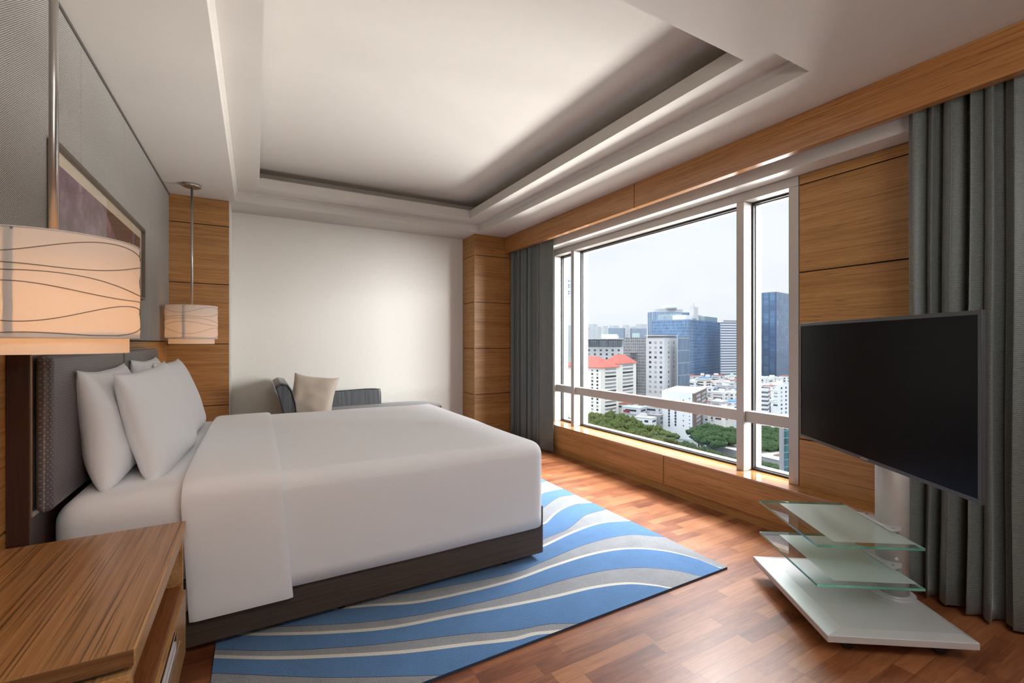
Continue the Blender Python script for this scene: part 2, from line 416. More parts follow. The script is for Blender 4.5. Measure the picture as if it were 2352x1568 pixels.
# back wall
bm = BM(); box(bm, -1.0, 3.4, YB, YB+0.25, 0, 2.60); struct(build('wall_back', bm, M_wallpaper))
# pilaster at the back right
bm = BM()
zsP = [0, 0.60, 1.174, 1.753, 2.338, 2.60]
panel_wall(bm, 'y', YPR, -1, 2.384, 3.3, zsP, back=0.005)
box(bm, 2.372, 2.3838, YPR, YPR+0.012, 0, 2.6, 0)
struct(build('trim_3', bm, [M_wood_x, M_gap]))
bm = BM(); panel_wall(bm, 'x', 2.372, -1, YPR+0.0125, YB, zsP, back=0.3, t=0.010)
struct(build('trim_4', bm, [M_wood_y, M_gap]))

# window wall -----------------------------------------------------
YR = 5.15
bm = BM(); box(bm, 2.985, 3.3, YN, YR, 0, 0.064); struct(build('baseboard_right', bm, M_wood_y))
seam1 = y_at(1523.8, 2.97)
seam2 = y_at(1836, 2.97)-0.55
bm = BM(); panel_wall(bm, 'x', 2.970, -1, YN, YR, [0.068, 0.297], cuts=(seam2, seam1), gap=0.008, t=0.012, back=0.3)
struct(build('wall_right', bm, [M_wood_y, M_gap]))
bm = BM()
for a, b_ in ((YN, seam2-0.001), (seam2+0.001, seam1-0.001), (seam1+0.001, YR)):
    box(bm, 2.966, 3.29, a, b_, 0.298, 0.310)
struct(build('trim_5', bm, M_sill, bevel=0.0015))
YW1 = y_at(1264, 3.10)      # far end of the window
YW0 = y_at(1834, 3.10)      # near end
# wood wall right of the window
bm = BM(); panel_wall(bm, 'x', 3.100, -1, YN, YW0-0.006, [0.311, 0.62, 1.16, 1.706, 2.276, 2.34], back=0.2)
struct(build('trim_6', bm, [M_wood_y, M_gap]))
# wall left of the window, behind the curtain
bm = BM(); panel_wall(bm, 'x', 3.100, -1, YW1+0.003, YR, [0.311, 1.16, 2.34], back=0.2)
struct(build('trim_7', bm, [M_wood_y, M_gap]))
# curtain pocket soffit
bm = BM(); box(bm, 2.945, 3.31, YN, YR, 2.345, 2.60)
struct(build('trim_8', bm, M_white, bevel=0.002))
# valance
vs_ = y_at(1456.5, 2.80)
bm = BM()
for a, b_ in ((YN, vs_-0.004), (vs_+0.004, YR)):
    box(bm, 2.80, 2.856, a, b_, 2.391, 2.599)
box(bm, 2.81, 2.85, vs_-0.01, vs_+0.01, 2.395, 2.599, 1)
struct(build('trim_9', bm, [wood('teak_valance', (0.40, 0.175, 0.052), (0.24, 0.09, 0.024), (0.52, 0.26, 0.09), 'Y', rough=0.25, coat=0.3), M_gap], bevel=0.001))
# rear part of the room (out of view): a wall on the window side keeps that corner dim
bm = BM(); box(bm, -1.0, 3.4, YN-0.15, YN, 0, 3.0); struct(build('wall_rear', bm, M_wallpaper))

# window ------------------------------------------------------------
win = thing('window_1', 'wide window with pale metal frame above the wooden sill', 'window', (3.10, (YW0+YW1)/2, 0.31))
win['kind'] = 'structure'
ym2a, ym2b = y_at(1691, 3.10), y_at(1708.2, 3.10)
ym1a, ym1b = y_at(1311.4, 3.10), y_at(1318, 3.10)
yL = y_at(1273.8, 3.10); yR = y_at(1811, 3.10)
Z0, Z1, ZT = 0.3105, 2.279, 2.343
def wbox(name, x0, x1, y0, y1, z0, z1, mat=M_alu, bev=0.003):
    b_ = BM(); box(b_, x0, x1, min(y0, y1), max(y0, y1), z0, z1); return build(name, b_, mat, win, bevel=bev)
wbox('head_frame', 3.10, 3.215, YW0, YW1, Z1, ZT)
wbox('jamb', 3.10, 3.215, YW0, yR, Z0, Z1-0.001)
wbox('jamb', 3.10, 3.215, yL, YW1, Z0, Z1-0.001)
wbox('mullion', 3.10, 3.215, ym2b, ym2a, Z0, Z1-0.001)
wbox('mullion', 3.10, 3.215, ym1b, ym1a, Z0, Z1-0.001)
for (a, b_) in ((yL, ym1a), (ym1b, ym2a), (ym2b, yR)):
    lo, hi = min(a, b_), max(a, b_)
    wbox('handrail', 3.12, 3.185, lo, hi, 0.668, 0.750, bev=0.004)
    # dark gasket and outer stop around each pane
    g = BM()
    for (q0, q1, w0, w1) in ((lo, hi, Z0, Z0+0.014), (lo, hi, Z1-0.014, Z1), (lo, lo+0.012, Z0+0.014, Z1-0.014), (hi-0.012, hi, Z0+0.014, Z1-0.014)):
        box(g, 3.196, 3.214, q0, q1, w0, w1)
    build('gasket', g, M_black, win)
    st = BM()
    for (q0, q1, w0, w1) in ((lo-0.01, hi+0.01, Z0-0.02, Z0+0.022), (lo-0.01, hi+0.01, Z1-0.022, Z1+0.02), (lo-0.01, lo+0.018, Z0+0.022, Z1-0.022), (hi-0.018, hi+0.01, Z0+0.022, Z1-0.022)):
        box(st, 3.220, 3.285, q0, q1, w0, w1)
    build('outer_stop', st, M_stop, win)
    pb = BM()
    q = [pb.verts.new(p) for p in ((3.2175, lo+0.002, Z0+0.001), (3.2175, hi-0.002, Z0+0.001), (3.2175, hi-0.002, Z1-0.001), (3.2175, lo+0.002, Z1-0.001))]
    pb.faces.new(q); build('pane', pb, M_pane, win)

# ================================================================== bed
def rounded_block(x0, x1, y0, y1, z0, z1, r, seg=8, open_bottom=False, open_head=False, crown=0.0, amp=0.0, sub=True, rv=None, flare=0.0):
    bm = BM(); box(bm, x0, x1, y0, y1, z0, z1)
    cut = 14
    # bevel first
    def on(e_, f): return all(f(v_.co) for v_ in e_.verts)
    top = [e_ for e_ in bm.edges if on(e_, lambda c: abs(c.z-z1) < 1e-6)]
    if open_head: top = [e_ for e_ in top if not on(e_, lambda c: abs(c.x-x0) < 1e-6)]
    vert = [e_ for e_ in bm.edges if abs(e_.verts[0].co.z-e_.verts[1].co.z) > 0.01]
    if open_head: vert = [e_ for e_ in vert if e_.verts[0].co.x > x0+1e-6]
    dele = []
    if open_bottom: dele += [f for f in bm.faces if all(abs(v_.co.z-z0) < 1e-6 for v_ in f.verts)]
    if open_head: dele += [f for f in bm.faces if all(abs(v_.co.x-x0) < 1e-6 for v_ in f.verts)]
    bmesh.ops.delete(bm, geom=dele, context='FACES_ONLY')
    bmesh.ops.bevel(bm, geom=top+vert, offset=r, segments=seg, affect='EDGES', profile=0.5, clamp_overlap=True)
    # cut long faces so that creases can be displaced
    for ax, lo, hi, n_ in (('x', x0, x1, 34), ('y', y0, y1, 30), ('z', z0, z1, 8)):
        for i in range(1, n_):
            c = lo + (hi-lo)*i/n_
            co = {'x': (c, 0, 0), 'y': (0, c, 0), 'z': (0, 0, c)}[ax]; no = {'x': (1, 0, 0), 'y': (0, 1, 0), 'z': (0, 0, 1)}[ax]
            bmesh.ops.bisect_plane(bm, geom=bm.verts[:]+bm.edges[:]+bm.faces[:], plane_co=co, plane_no=no, dist=1e-5)
    cx, cy = (x0+x1)/2, (y0+y1)/2
    for v_ in bm.verts:
        c = v_.co
        if crown and c.z > z1-r:
            fx = max(0, 1-((c.x-cx)/((x1-x0)/2))**2) if not open_head else max(0, 1-max(0, (c.x-cx)/((x1-x0)/2))**2)
            fy = max(0, 1-((c.y-cy)/((y1-y0)/2))**2)
            c.z += crown*math.sqrt(fx*fy)
        if flare and c.z < z1-r:
            t = (z1-r-c.z)/(z1-z0)
            if c.y < cy: c.y -= flare*t
            else: c.y += flare*t
            if c.x > x1-r*1.01: c.x += flare*t*0.6
        if amp:
            nv = noise.noise_vector(Vector((c.x*2.3, c.y*2.3, c.z*1.6)))
            c += Vector((nv.x*amp*0.5, nv.y*amp, nv.z*amp))
    return bm
BX0, BX1, BY0, BY1 = -0.637, 1.405, 2.19, 4.03
bed = thing('bed', 'large bed on a dark brown timber base with a white mattress', 'bed', (0.4, 3.1, 0.012))
bm = BM(); box(bm, -0.62, 1.437, 2.185, 4.05, 0.046, 0.315)
build('bed_base', bm, M_bedbase, bed, bevel=0.006)
for (fx, fy) in ((1.22, 2.26), (0.35, 2.26), (1.22, 3.95), (0.35, 3.95), (-0.52, 2.26), (-0.52, 3.95)):
    b_ = BM(); cyl(b_, (fx, fy), 0.024, 0.012 if fx > -0.145 else 0.0, 0.046, 16); build('foot', b_, M_black, bed)
mt = build('mattress', rounded_block(BX0, BX1, BY0, BY1, 0.32, 0.672, 0.085, 8, crown=0.012, amp=0.006), M_mattress, bed, smooth=True)

duv = build('duvet', rounded_block(-0.235, 1.437, 2.150, 4.065, 0.212, 0.684, 0.075, 8, open_bottom=True, open_head=True, crown=0.022, amp=0.007), M_sheet, smooth=True, origin=(0.6, 3.1, 0.21))
s_ = duv.modifiers.new('thick', 'SOLIDIFY'); s_.thickness = 0.010; s_.offset = -1
tag(duv, 'smooth white duvet spread over the bed and hanging past its sides', 'duvet')
# folded top band
def band():
    bm = BM()
    ny0, ny1, zt, zb, r = 2.138, 4.078, 0.702, 0.168, 0.080
    prof = []
    for i in range(9): prof.append((ny0, zb+(zt-r-zb)*i/8))
    for i in range(1, 9):
        a = PI/2*i/8; prof.append((ny0+r-r*math.cos(a), zt-r+r*math.sin(a)))
    for i in range(1, 25): prof.append((ny0+r+(ny1-ny0-2*r)*i/25, zt+0.022*math.sqrt(max(0, 1-((i-12.5)/12.5)**2))))
    for i in range(0, 9):
        a = PI/2*i/8; prof.append((ny1-r+r*math.sin(a), zt-r+r*math.cos(a)))
    for i in range(1, 9): prof.append((ny1, zt-r-(zt-r-zb)*i/8))
    nx = 16
    rows = []
    for k in range(nx+1):
        t = k/nx; row = []
        for (y, z) in prof:
            hang = max(0, (zt-r-z)/(zt-zb))
            x = -0.250 + t*0.350 + hang*(0.048*t + 0.030*(1-t))
            if k in (0,): x += 0.0
            nv = noise.noise_vector(Vector((x*3, y*3, z*2)))*0.004
            e_ = 0.006*(1 if 0 < k < nx else 0)
            zz = z + (e_ if hang == 0 else 0); yy = y - (e_ if y < 3.1 and hang > 0 else 0)
            row.append(bm.verts.new((x, yy+nv.y, zz+nv.z)))
        rows.append(row)
    for k in range(nx):
        for j in range(len(prof)-1):
            bm.faces.new((rows[k][j], rows[k+1][j], rows[k+1][j+1], rows[k][j+1]))
    return bm
bd = build('bed_runner', band(), M_sheet, smooth=True, origin=(-0.05, 3.1, 0.17))
s_ = bd.modifiers.new('thick', 'SOLIDIFY'); s_.thickness = 0.008; s_.offset = -1
s2 = bd.modifiers.new('bevel', 'BEVEL'); s2.width = 0.003; s2.segments = 2
tag(bd, 'white folded-back top sheet band laid across the duvet near the pillows', 'bed linen')

# pillows
def pillow_bm(hw, hh, t, pin=0.07, seed=0, n=26):
    bm = BM(); V = {}
    for s in (1, -1):
        for i in range(n+1):
            for j in range(n+1):
                if s == -1 and (i in (0, n) or j in (0, n)): V[(s, i, j)] = V[(1, i, j)]; continue
                u = -1+2*i/n; v = -1+2*j/n
                x = u*hw*(1-pin*(1-v*v)*abs(u)**2); z = v*hh*(1-pin*1.15*(1-u*u)*abs(v)**2)
                th = t*((1-u**4)**0.55)*((1-v**4)**0.6)*(0.85-0.15*v)
                nz = noise.noise(Vector((u*2.0+seed, v*2.2, s*3.0+seed)))
                th *= 1+0.14*nz
                V[(s, i, j)] = bm.verts.new((x, s*th, z + 0.004*nz))
    for s in (1, -1):
        for i in range(n):
            for j in range(n):
                q = (V[(s,i,j)], V[(s,i+1,j)], V[(s,i+1,j+1)], V[(s,i,j+1)])
                try: bm.faces.new(q if s == 1 else q[::-1])
                except ValueError: pass
    return bm
def place_pillow(name, label, cat, c, yaw, lean, roll, hw, hh, t, mat, seed=0, group=None, pin=0.07):
    """stands on its lower edge; local x = width, local y = thickness, local z = height"""
    bm = pillow_bm(hw, hh, t, pin, seed)
    M_ = Matrix.Translation(c) @ Matrix.Rotation(yaw, 4, 'Z') @ Matrix.Rotation(lean, 4, 'X') @ Matrix.Rotation(roll, 4, 'Y')
    bm.transform(M_)
    o = build(name, bm, mat, smooth=True, origin=(c[0], c[1], c[2]-hh))
    return tag(o, label, cat, group)
# yaw -90deg: local x -> -Y ; local y (thickness) -> +X ; lean leans the top toward the wall
G_ = 'white bed pillows'
place_pillow('pillow', 'white pillow against the headboard, nearest the near bedside table', 'pillow', (-0.545, 2.645, 0.900), -PI/2, math.radians(9.0), math.radians(0), 0.36, 0.248, 0.080, M_sheet, 1.3, G_)
place_pillow('pillow', 'white pillow leaning in front of the nearest one, its lower corner on the sheet', 'pillow', (-0.400, 2.745, 0.893), -PI/2-0.10, math.radians(15), math.radians(2), 0.37, 0.252, 0.082, M_sheet, 4.1, G_)
place_pillow('pillow', 'white pillow in front on the far half of the bed, beside the far lamp', 'pillow', (-0.405, 3.47, 0.900), -PI/2-0.04, math.radians(16), math.radians(0), 0.36, 0.252, 0.082, M_sheet, 8.7, G_)
place_pillow('pillow', 'white pillow at the far back, mostly hidden behind the others', 'pillow', (-0.545, 3.50, 0.905), -PI/2, math.radians(9.0), math.radians(0), 0.36, 0.255, 0.080, M_sheet, 6.2, G_)

# headboard
def mat_leather():
    m, n, b = new_mat('perforated_grey_leatherette')
    v = n.nodes.new('ShaderNodeTexVoronoi'); n.links.new(coords(n, (1, 1, 1), rot=(math.radians(45), 0, 0)), v.inputs['Vector'])
    v.inputs['Scale'].default_value = 62; v.inputs['Randomness'].default_value = 0.0; v.feature = 'F1'
    # regular dots in the wall plane: use only Y and Z
    sp_ = n.nodes.new('ShaderNodeSeparateXYZ'); t = n.nodes.new('ShaderNodeTexCoord'); n.links.new(t.outputs['Object'], sp_.inputs[0])
    def cell(o_, per, off=0.0):
        return P(n, 'SUBTRACT', P(n, 'FRACT', P(n, 'ADD', P(n, 'DIVIDE', o_, per), off)), 0.5)
    def dots(off):
        a = cell(P(n, 'ADD', sp_.outputs['Y'], sp_.outputs['X']), 0.020, off); c = cell(sp_.outputs['Z'], 0.020, off)
        d = P(n, 'SQRT', P(n, 'ADD', P(n, 'MULTIPLY', a, a), P(n, 'MULTIPLY', c, c)))
        return P(n, 'LESS_THAN', d, 0.13)
    dot = P(n, 'MAXIMUM', dots(0.0), dots(0.5))
    c = ramp(n, dot, [(0.0, (0.095, 0.082, 0.090)), (1.0, (0.24, 0.22, 0.235))])
    n.links.new(c, b.inputs['Base Color']); b.inputs['Roughness'].default_value = 0.42
    bump(n, b, P(n, 'SUBTRACT', 1.0, dot), 0.5, 0.001)
    return m
M_leather = mat_leather()
HY0, HY1, HZ = 2.072, 4.005, 1.214
hb = thing('headboard', 'tall headboard with dark timber frame and grey padded leather panels', 'headboard', (-0.67, 3.04, 0.0))
bm = BM(); box(bm, -0.699, -0.643, HY0, HY1, 0.0, HZ)
build('frame', bm, M_darkwood, hb, bevel=0.002)
bm = BM(); box(bm, -0.643, -0.638, HY0+0.003, HY1-0.003, 0.675, HZ-0.002)
tr_ = build('trim_strip', bm, M_steel, hb)
for i, (a, b_) in enumerate(((HY0+0.008, (HY0+HY1)/2-0.001), ((HY0+HY1)/2+0.001, HY1-0.008))):
    bm = BM(); box(bm, -0.6379, -0.592, a, b_, 0.68, HZ-0.005)
    cu = build('cushion', bm, M_leather, hb, bevel=0.026, seg=6, smooth=True)
    cu['label'] = 'perforated grey leather padded panel'

# ================================================================== nightstands
NY0, NY1, NX1, NZ = 1.255, 2.062, -0.2285, 0.590
def nightstand(label, dy):
    t = thing('nightstand', label, 'bedside table', (-0.46, (NY0+NY1)/2, 0.0))
    y0, y1 = NY0, NY1
    bm = BM(); box(bm, -0.699, NX1, y0, y1, NZ-0.034, NZ); build('top', bm, [M_night], t, bevel=0.0015)
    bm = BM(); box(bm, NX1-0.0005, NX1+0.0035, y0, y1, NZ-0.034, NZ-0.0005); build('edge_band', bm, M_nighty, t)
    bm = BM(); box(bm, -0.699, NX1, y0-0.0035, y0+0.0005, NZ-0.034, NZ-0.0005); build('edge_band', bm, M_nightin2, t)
    # recessed neck with a thin metal pin
    bm = BM(); box(bm, -0.690, NX1-0.022, y0+0.022, y1-0.022, NZ-0.052, NZ-0.0345); build('neck', bm, plain('dim_metal_neck', (0.16, 0.13, 0.11), 0.35, 0.4), t)
    # carcass: frame rails, sides, shelf, back
    bm = BM()
    zt = NZ-0.0525
    box(bm, -0.699, NX1-0.004, y0, y1, zt-0.018, zt)
    box(bm, -0.699, NX1-0.004, y0, y0+0.020, 0.10, zt-0.018)
    box(bm, -0.699, NX1-0.004, y1-0.020, y1, 0.10, zt-0.018)
    box(bm, -0.699, -0.685, y0+0.02, y1-0.02, 0.10, zt-0.018)
    box(bm, -0.685, NX1-0.004, y0+0.02, y1-0.02, 0.10, 0.118)
    build('carcass', bm, M_nighty, t, bevel=0.001)
    bm = BM(); box(bm, -0.685, NX1-0.008, y0+0.02, y1-0.02, 0.345, 0.362)
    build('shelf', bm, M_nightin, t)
    bm = BM(); box(bm, NX1-0.024, NX1+0.004, y0+0.004, y1-0.004, 0.108, 0.338)
    dr = build('drawer', bm, M_nighty, t, bevel=0.0015)
    ym = (y0+y1)/2-0.02
    bm = BM(); box(bm, NX1+0.0035, NX1+0.010, ym-0.14, ym+0.14, 0.300, 0.334); box(bm, NX1+0.010, NX1+0.020, ym-0.14, ym+0.14, 0.300, 0.304)
    build('handle', bm, M_chrome, dr, bevel=0.001)
    for (lx, ly) in ((-0.66, y0+0.03), (-0.66, y1-0.03), (NX1-0.035, y0+0.03), (NX1-0.035, y1-0.03)):
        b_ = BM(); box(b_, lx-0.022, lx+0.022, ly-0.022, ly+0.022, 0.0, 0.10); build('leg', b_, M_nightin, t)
    return t
ns = nightstand('oak bedside table in the near corner, with open shelf and chrome-handled drawer', 0)
ns2 = copy_tree(ns); ns2.location = (ns.location.x, 4.58, 0.0)
ns2['label'] = 'oak bedside table on the far side of the bed, beneath the far hanging lamp'

# ================================================================== pendant lamps
def mat_shade(name, col, tr=0.45):
    m = bpy.data.materials.new(name); m.use_nodes = True; n = m.node_tree; n.nodes.clear()
    nz = tex(n, 'ShaderNodeTexNoise', coords(n, (500, 500, 500)), Scale=1.0, Detail=1.0)
    c = ramp(n, nz.outputs['Fac'], [(0.3, [x*0.95 for x in col]), (0.7, col)])
    d = n.nodes.new('ShaderNodeBsdfDiffuse'); t = n.nodes.new('ShaderNodeBsdfTranslucent')
    n.links.new(c, d.inputs[0]); n.links.new(c, t.inputs[0])
    mx = n.nodes.new('ShaderNodeMixShader'); mx.inputs[0].default_value = tr
    n.links.new(d.outputs[0], mx.inputs[1]); n.links.new(t.outputs[0], mx.inputs[2])
    o_ = n.nodes.new('ShaderNodeOutputMaterial'); n.links.new(mx.outputs[0], o_.inputs[0])
    return m
M_shade = mat_shade('cream_shade_fabric', (0.84, 0.82, 0.79), 0.42)
M_shade2 = mat_shade('cream_inner_shade', (0.88, 0.84, 0.78), 0.42)
M_wire = plain('shade_seam_thread', (0.20, 0.17, 0.145), 0.7)
M_strap = plain('shade_overlap_strip', (0.30, 0.20, 0.12), 0.8)
def drum(bm, c, R, z0, z1, amp=0.0, seg=96, rows=14):
    rr = []
    for j in range(rows+1):
        z = z0+(z1-z0)*j/rows; row = []
        for i in range(seg):
            a = 2*PI*i/seg
            w = amp*(abs(math.sin((j/rows)*PI*3.0 + 1.2*math.sin(a*2)))-0.5)
            r = R+w*(1 if 0 < j < rows else 0.4)
            row.append(bm.verts.new((c[0]+r*math.cos(a), c[1]+r*math.sin(a), z)))
        rr.append(row)
    for j in range(rows):
        for i in range(seg):
            f = bm.faces.new((rr[j][i], rr[j][(i+1) % seg], rr[j+1][(i+1) % seg], rr[j+1][i])); f.smooth = True
def pendant(label, x, y, z0, hU, hL, R, RL, strap_a, bulbE):
    t = thing('pendant_lamp', label, 'hanging lamp', (x, y, z0-hL), 0, 'pair of bedside pendant lamps')
    zc = 2.60
    b_ = BM(); cyl(b_, (x, y), 0.068, zc-0.022, zc-0.0005, 40); build('canopy', b_, M_steel, t, bevel=0.003)
    b_ = BM(); cyl(b_, (x, y), 0.0098, z0+hU-0.13, zc-0.021, 20); build('rod', b_, M_steel, t)
    b_ = BM(); drum(b_, (x, y), R, z0, z0+hU, 0.003); sh = build('shade', b_, M_shade, t, smooth=True)
    for k in range(6):
        pts = []; ph = k*1.7; base = z0+hU*(k+0.6)/6.4
        for i in range(120):
            a = 2*PI*i/120
            z = base + hU*0.075*math.sin(a*1.0*(1+(k % 2))+ph) + hU*0.03*math.sin(a*3+ph*2)
            z = min(max(z, z0+0.006), z0+hU-0.006)
            pts.append((x+(R+0.0018)*math.cos(a), y+(R+0.0018)*math.sin(a), z))
        w_ = BM(); tube(w_, pts, 0.0012, 6, True); build('seam', w_, M_wire, sh)
    s1 = BM(); n_ = 6
    for i in range(n_):
        a0 = strap_a+0.10*i/n_; a1 = strap_a+0.10*(i+1)/n_; r = R-0.007
        s1.faces.new([s1.verts.new((x+r*math.cos(a), y+r*math.sin(a), z)) for a, z in ((a0, z0+0.002), (a1, z0+0.002), (a1, z0+hU-0.002), (a0, z0+hU-0.002))])
    build('overlap_strip', s1, M_strap, sh)
    b_ = BM(); drum(b_, (x, y), RL, z0-hL, z0+0.02, 0.0); build('inner_shade', b_, M_shade2, t, smooth=True)
    # rims and spider
    for (rr_, zz) in ((R, z0+hU), (R, z0)):
        b_ = BM(); tube(b_, [(x+rr_*math.cos(2*PI*i/64), y+rr_*math.sin(2*PI*i/64), zz) for i in range(64)], 0.0022, 6, True)
        build('rim', b_, M_shade, sh)
    b_ = BM()
    for k in range(3):
        a = k*2*PI/3+0.4
        tube(b_, [(x, y, z0+hU-0.02), (x+R*math.cos(a), y+R*math.sin(a), z0+hU-0.004)], 0.003, 6)
    build('spider', b_, M_steel, t)
    b_ = BM(); cyl(b_, (x, y), 0.018, z0+hU*0.42, z0+hU-0.12, 20)
    build('socket', b_, M_steel, t)
    b_ = BM(); bmesh.ops.create_uvsphere(b_, u_segments=20, v_segments=12, radius=0.032, matrix=Matrix.Translation((x, y, z0+hU*0.30)))
    m, n, bb = new_mat('warm_bulb'); bb.inputs['Emission Color'].default_value = (1.0, 0.42, 0.11, 1); bb.inputs['Emission Strength'].default_value = bulbE
    build('bulb', b_, m, t, smooth=True)
    return t
LAMP1 = (-0.478, 1.690); LAMP2 = (-0.4745, 4.744)
pendant('large cream drum pendant lamp hanging over the near bedside table', LAMP1[0], LAMP1[1], 1.262, 0.262, 0.042, 0.181, 0.158, math.radians(258), 36)
pendant('cream drum pendant lamp hanging at the back in front of the wood column', LAMP2[0], LAMP2[1], 1.281, 0.279, 0.044, 0.186, 0.163, math.radians(255), 22)

# ================================================================== picture
pic = thing('framed_picture', 'wide framed mauve and burgundy picture with a cream mat above the bed', 'picture', (XL, 3.15, 1.535))
PY0, PY1, PZ0, PZ1 = 2.35, 3.94, 1.535, 2.018
fw = 0.018
bm = BM()
for (a, b_, c, d) in ((PY0, PY1, PZ1-fw, PZ1), (PY0, PY1, PZ0, PZ0+fw), (PY0, PY0+fw, PZ0+fw, PZ1-fw), (PY1-fw, PY1, PZ0+fw, PZ1-fw)):
    box(bm, XL+0.0006, XL+0.030, a, b_, c, d)
build('frame', bm, plain('dark_bronze_frame', (0.13, 0.105, 0.085), 0.4, 0.3), pic, bevel=0.002)
bm = BM(); box(bm, XL+0.0008, XL+0.010, PY0+fw, PY1-fw, PZ0+fw, PZ1-fw)
build('mat_board', bm, plain('cream_mat_board', (0.76, 0.64, 0.48), 0.8), pic)
def mat_art():
    m, n, b = new_mat('mauve_abstract_print')
    t = n.nodes.new('ShaderNodeTexCoord'); s = n.nodes.new('ShaderNodeSeparateXYZ'); n.links.new(t.outputs['Generated'], s.inputs[0])
    y, z = s.outputs['Y'], s.outputs['Z']
    nz = tex(n, 'ShaderNodeTexNoise', coords(n, (7, 7, 7)), Scale=1.0, Detail=6.0, Roughness=0.7)
    nz2 = tex(n, 'ShaderNodeTexNoise', coords(n, (60, 60, 9)), Scale=1.0, Detail=3.0)
    mauve = ramp(n, nz.outputs['Fac'], [(0.3, (0.13, 0.055, 0.085)), (0.5, (0.26, 0.135, 0.19)), (0.68, (0.50, 0.34, 0.43))])
    burg = ramp(n, nz2.outputs['Fac'], [(0.3, (0.055, 0.020, 0.024)), (0.7, (0.12, 0.045, 0.05))])
    # a big rounded shape whose right flank slopes away downwards
    edge = P(n, 'SUBTRACT', 0.70, P(n, 'MULTIPLY', P(n, 'MULTIPLY', z, z), 0.30))
    mask = P(n, 'GREATER_THAN', y, edge)
    mx = n.nodes.new('ShaderNodeMix'); mx.data_type = 'RGBA'; n.links.new(mask, mx.inputs[0]); n.links.new(mauve, mx.inputs[6]); n.links.new(burg, mx.inputs[7])
    # small pale egg
    dy = P(n, 'DIVIDE', P(n, 'SUBTRACT', y, 0.80), 0.012); dz = P(n, 'DIVIDE', P(n, 'SUBTRACT', z, 0.68), 0.09)
    egg = P(n, 'LESS_THAN', P(n, 'ADD', P(n, 'MULTIPLY', dy, dy), P(n, 'MULTIPLY', dz, dz)), 1.0)
    m2 = n.nodes.new('ShaderNodeMix'); m2.data_type = 'RGBA'; n.links.new(egg, m2.inputs[0]); n.links.new(mx.outputs[2], m2.inputs[6]); m2.inputs[7].default_value = (0.75, 0.42, 0.22, 1)
    n.links.new(m2.outputs[2], b.inputs['Base Color']); b.inputs['Roughness'].default_value = 0.25
    return m
bm = BM(); box(bm, XL+0.0101, XL+0.0125, PY0+fw+0.055, PY1-fw-0.055, PZ0+fw+0.055, PZ1-fw-0.055)
build('print', bm, mat_art(), pic)
bm = BM(); bm.faces.new([bm.verts.new(p) for p in ((XL+0.016, PY0+fw, PZ0+fw), (XL+0.016, PY1-fw, PZ0+fw), (XL+0.016, PY1-fw, PZ1-fw), (XL+0.016, PY0+fw, PZ1-fw))])
build('glazing', bm, mat_glass('picture_glass', (0.97, 0.97, 0.97), 0.02), pic)

# ================================================================== chaise
def mat_chaise():
    m, n, b = new_mat('charcoal_striped_chenille')
    a = tex(n, 'ShaderNodeTexNoise', coords(n, (70, 12, 2)), Scale=1.0, Detail=3.0)
    f2 = tex(n, 'ShaderNodeTexNoise', coords(n, (400, 400, 400)), Scale=1.0)
    f = P(n, 'ADD', P(n, 'MULTIPLY', a.outputs['Fac'], 0.7), P(n, 'MULTIPLY', f2.outputs['Fac'], 0.3))
    n.links.new(ramp(n, f, [(0.3, (0.040, 0.042, 0.046)), (0.7, (0.115, 0.118, 0.125))]), b.inputs['Base Color'])
    b.inputs['Roughness'].default_value = 0.75; b.inputs['Sheen Weight'].default_value = 0.4
    return m
M_ch = mat_chaise(); M_chseat = plain('brown_grey_seat_cloth', (0.085, 0.070, 0.065), 0.7, sheen=0.3)
M_piping = plain('dark_piping', (0.02, 0.022, 0.027), 0.5)
ch = thing('chaise_longue', 'charcoal upholstered chaise longue along the back wall with a raised end', 'chaise longue', (1.0, 5.1, 0.0))
# seat with a rounded foot end
bm = BM()
pts = [(0.30, 4.74), (1.62, 4.74)]
for i in range(1, 12):
    a = -PI/2+PI*i/12; pts.append((1.62+0.25*math.cos(a), 5.065+0.325*math.sin(a)))
pts += [(1.62, 5.39), (0.30, 5.39)]
prism(bm, pts, 0.26, 0.545)
sb = build('seat', bm, M_chseat, ch, bevel=0.03, seg=4, smooth=True)
bm = BM(); prism(bm, [(p[0], 5.065+(p[1]-5.065)*0.96) for p in pts], 0.10, 0.259); build('seat_rail', bm, M_ch, ch, bevel=0.006)
# piping around the seat edge
bm = BM(); tube(bm, [(p[0]+(0.002 if p[0] > 1 else 0), p[1], 0.520) for p in pts[:]], 0.006, 8); build('piping', bm, M_piping, sb)
# low back
bm = BM()
prof = [(0.36, 0.725), (0.55, 0.700), (0.80, 0.705), (1.10, 0.716), (1.22, 0.718), (1.252, 0.700)]
lo = [bm.verts.new((x_, 5.28, 0.44)) for x_, z_ in prof]; hi = [bm.verts.new((x_, 5.32, z_)) for x_, z_ in prof]
lo2 = [bm.verts.new((x_, 5.43, 0.44)) for x_, z_ in prof]; hi2 = [bm.verts.new((x_, 5.44, z_)) for x_, z_ in prof]
for i in range(len(prof)-1):
    bm.faces.new((lo[i], lo[i+1], hi[i+1], hi[i])); bm.faces.new((hi[i], hi[i+1], hi2[i+1], hi2[i])); bm.faces.new((lo2[i+1], lo2[i], hi2[i], hi2[i+1])); bm.faces.new((lo[i+1], lo[i], lo2[i], lo2[i+1]))
bm.faces.new((lo[0], hi[0], hi2[0], lo2[0])); bm.faces.new((lo[-1], lo2[-1], hi2[-1], hi[-1]))
bk = build('backrest', bm, M_ch, ch, bevel=0.018, seg=3, smooth=False)
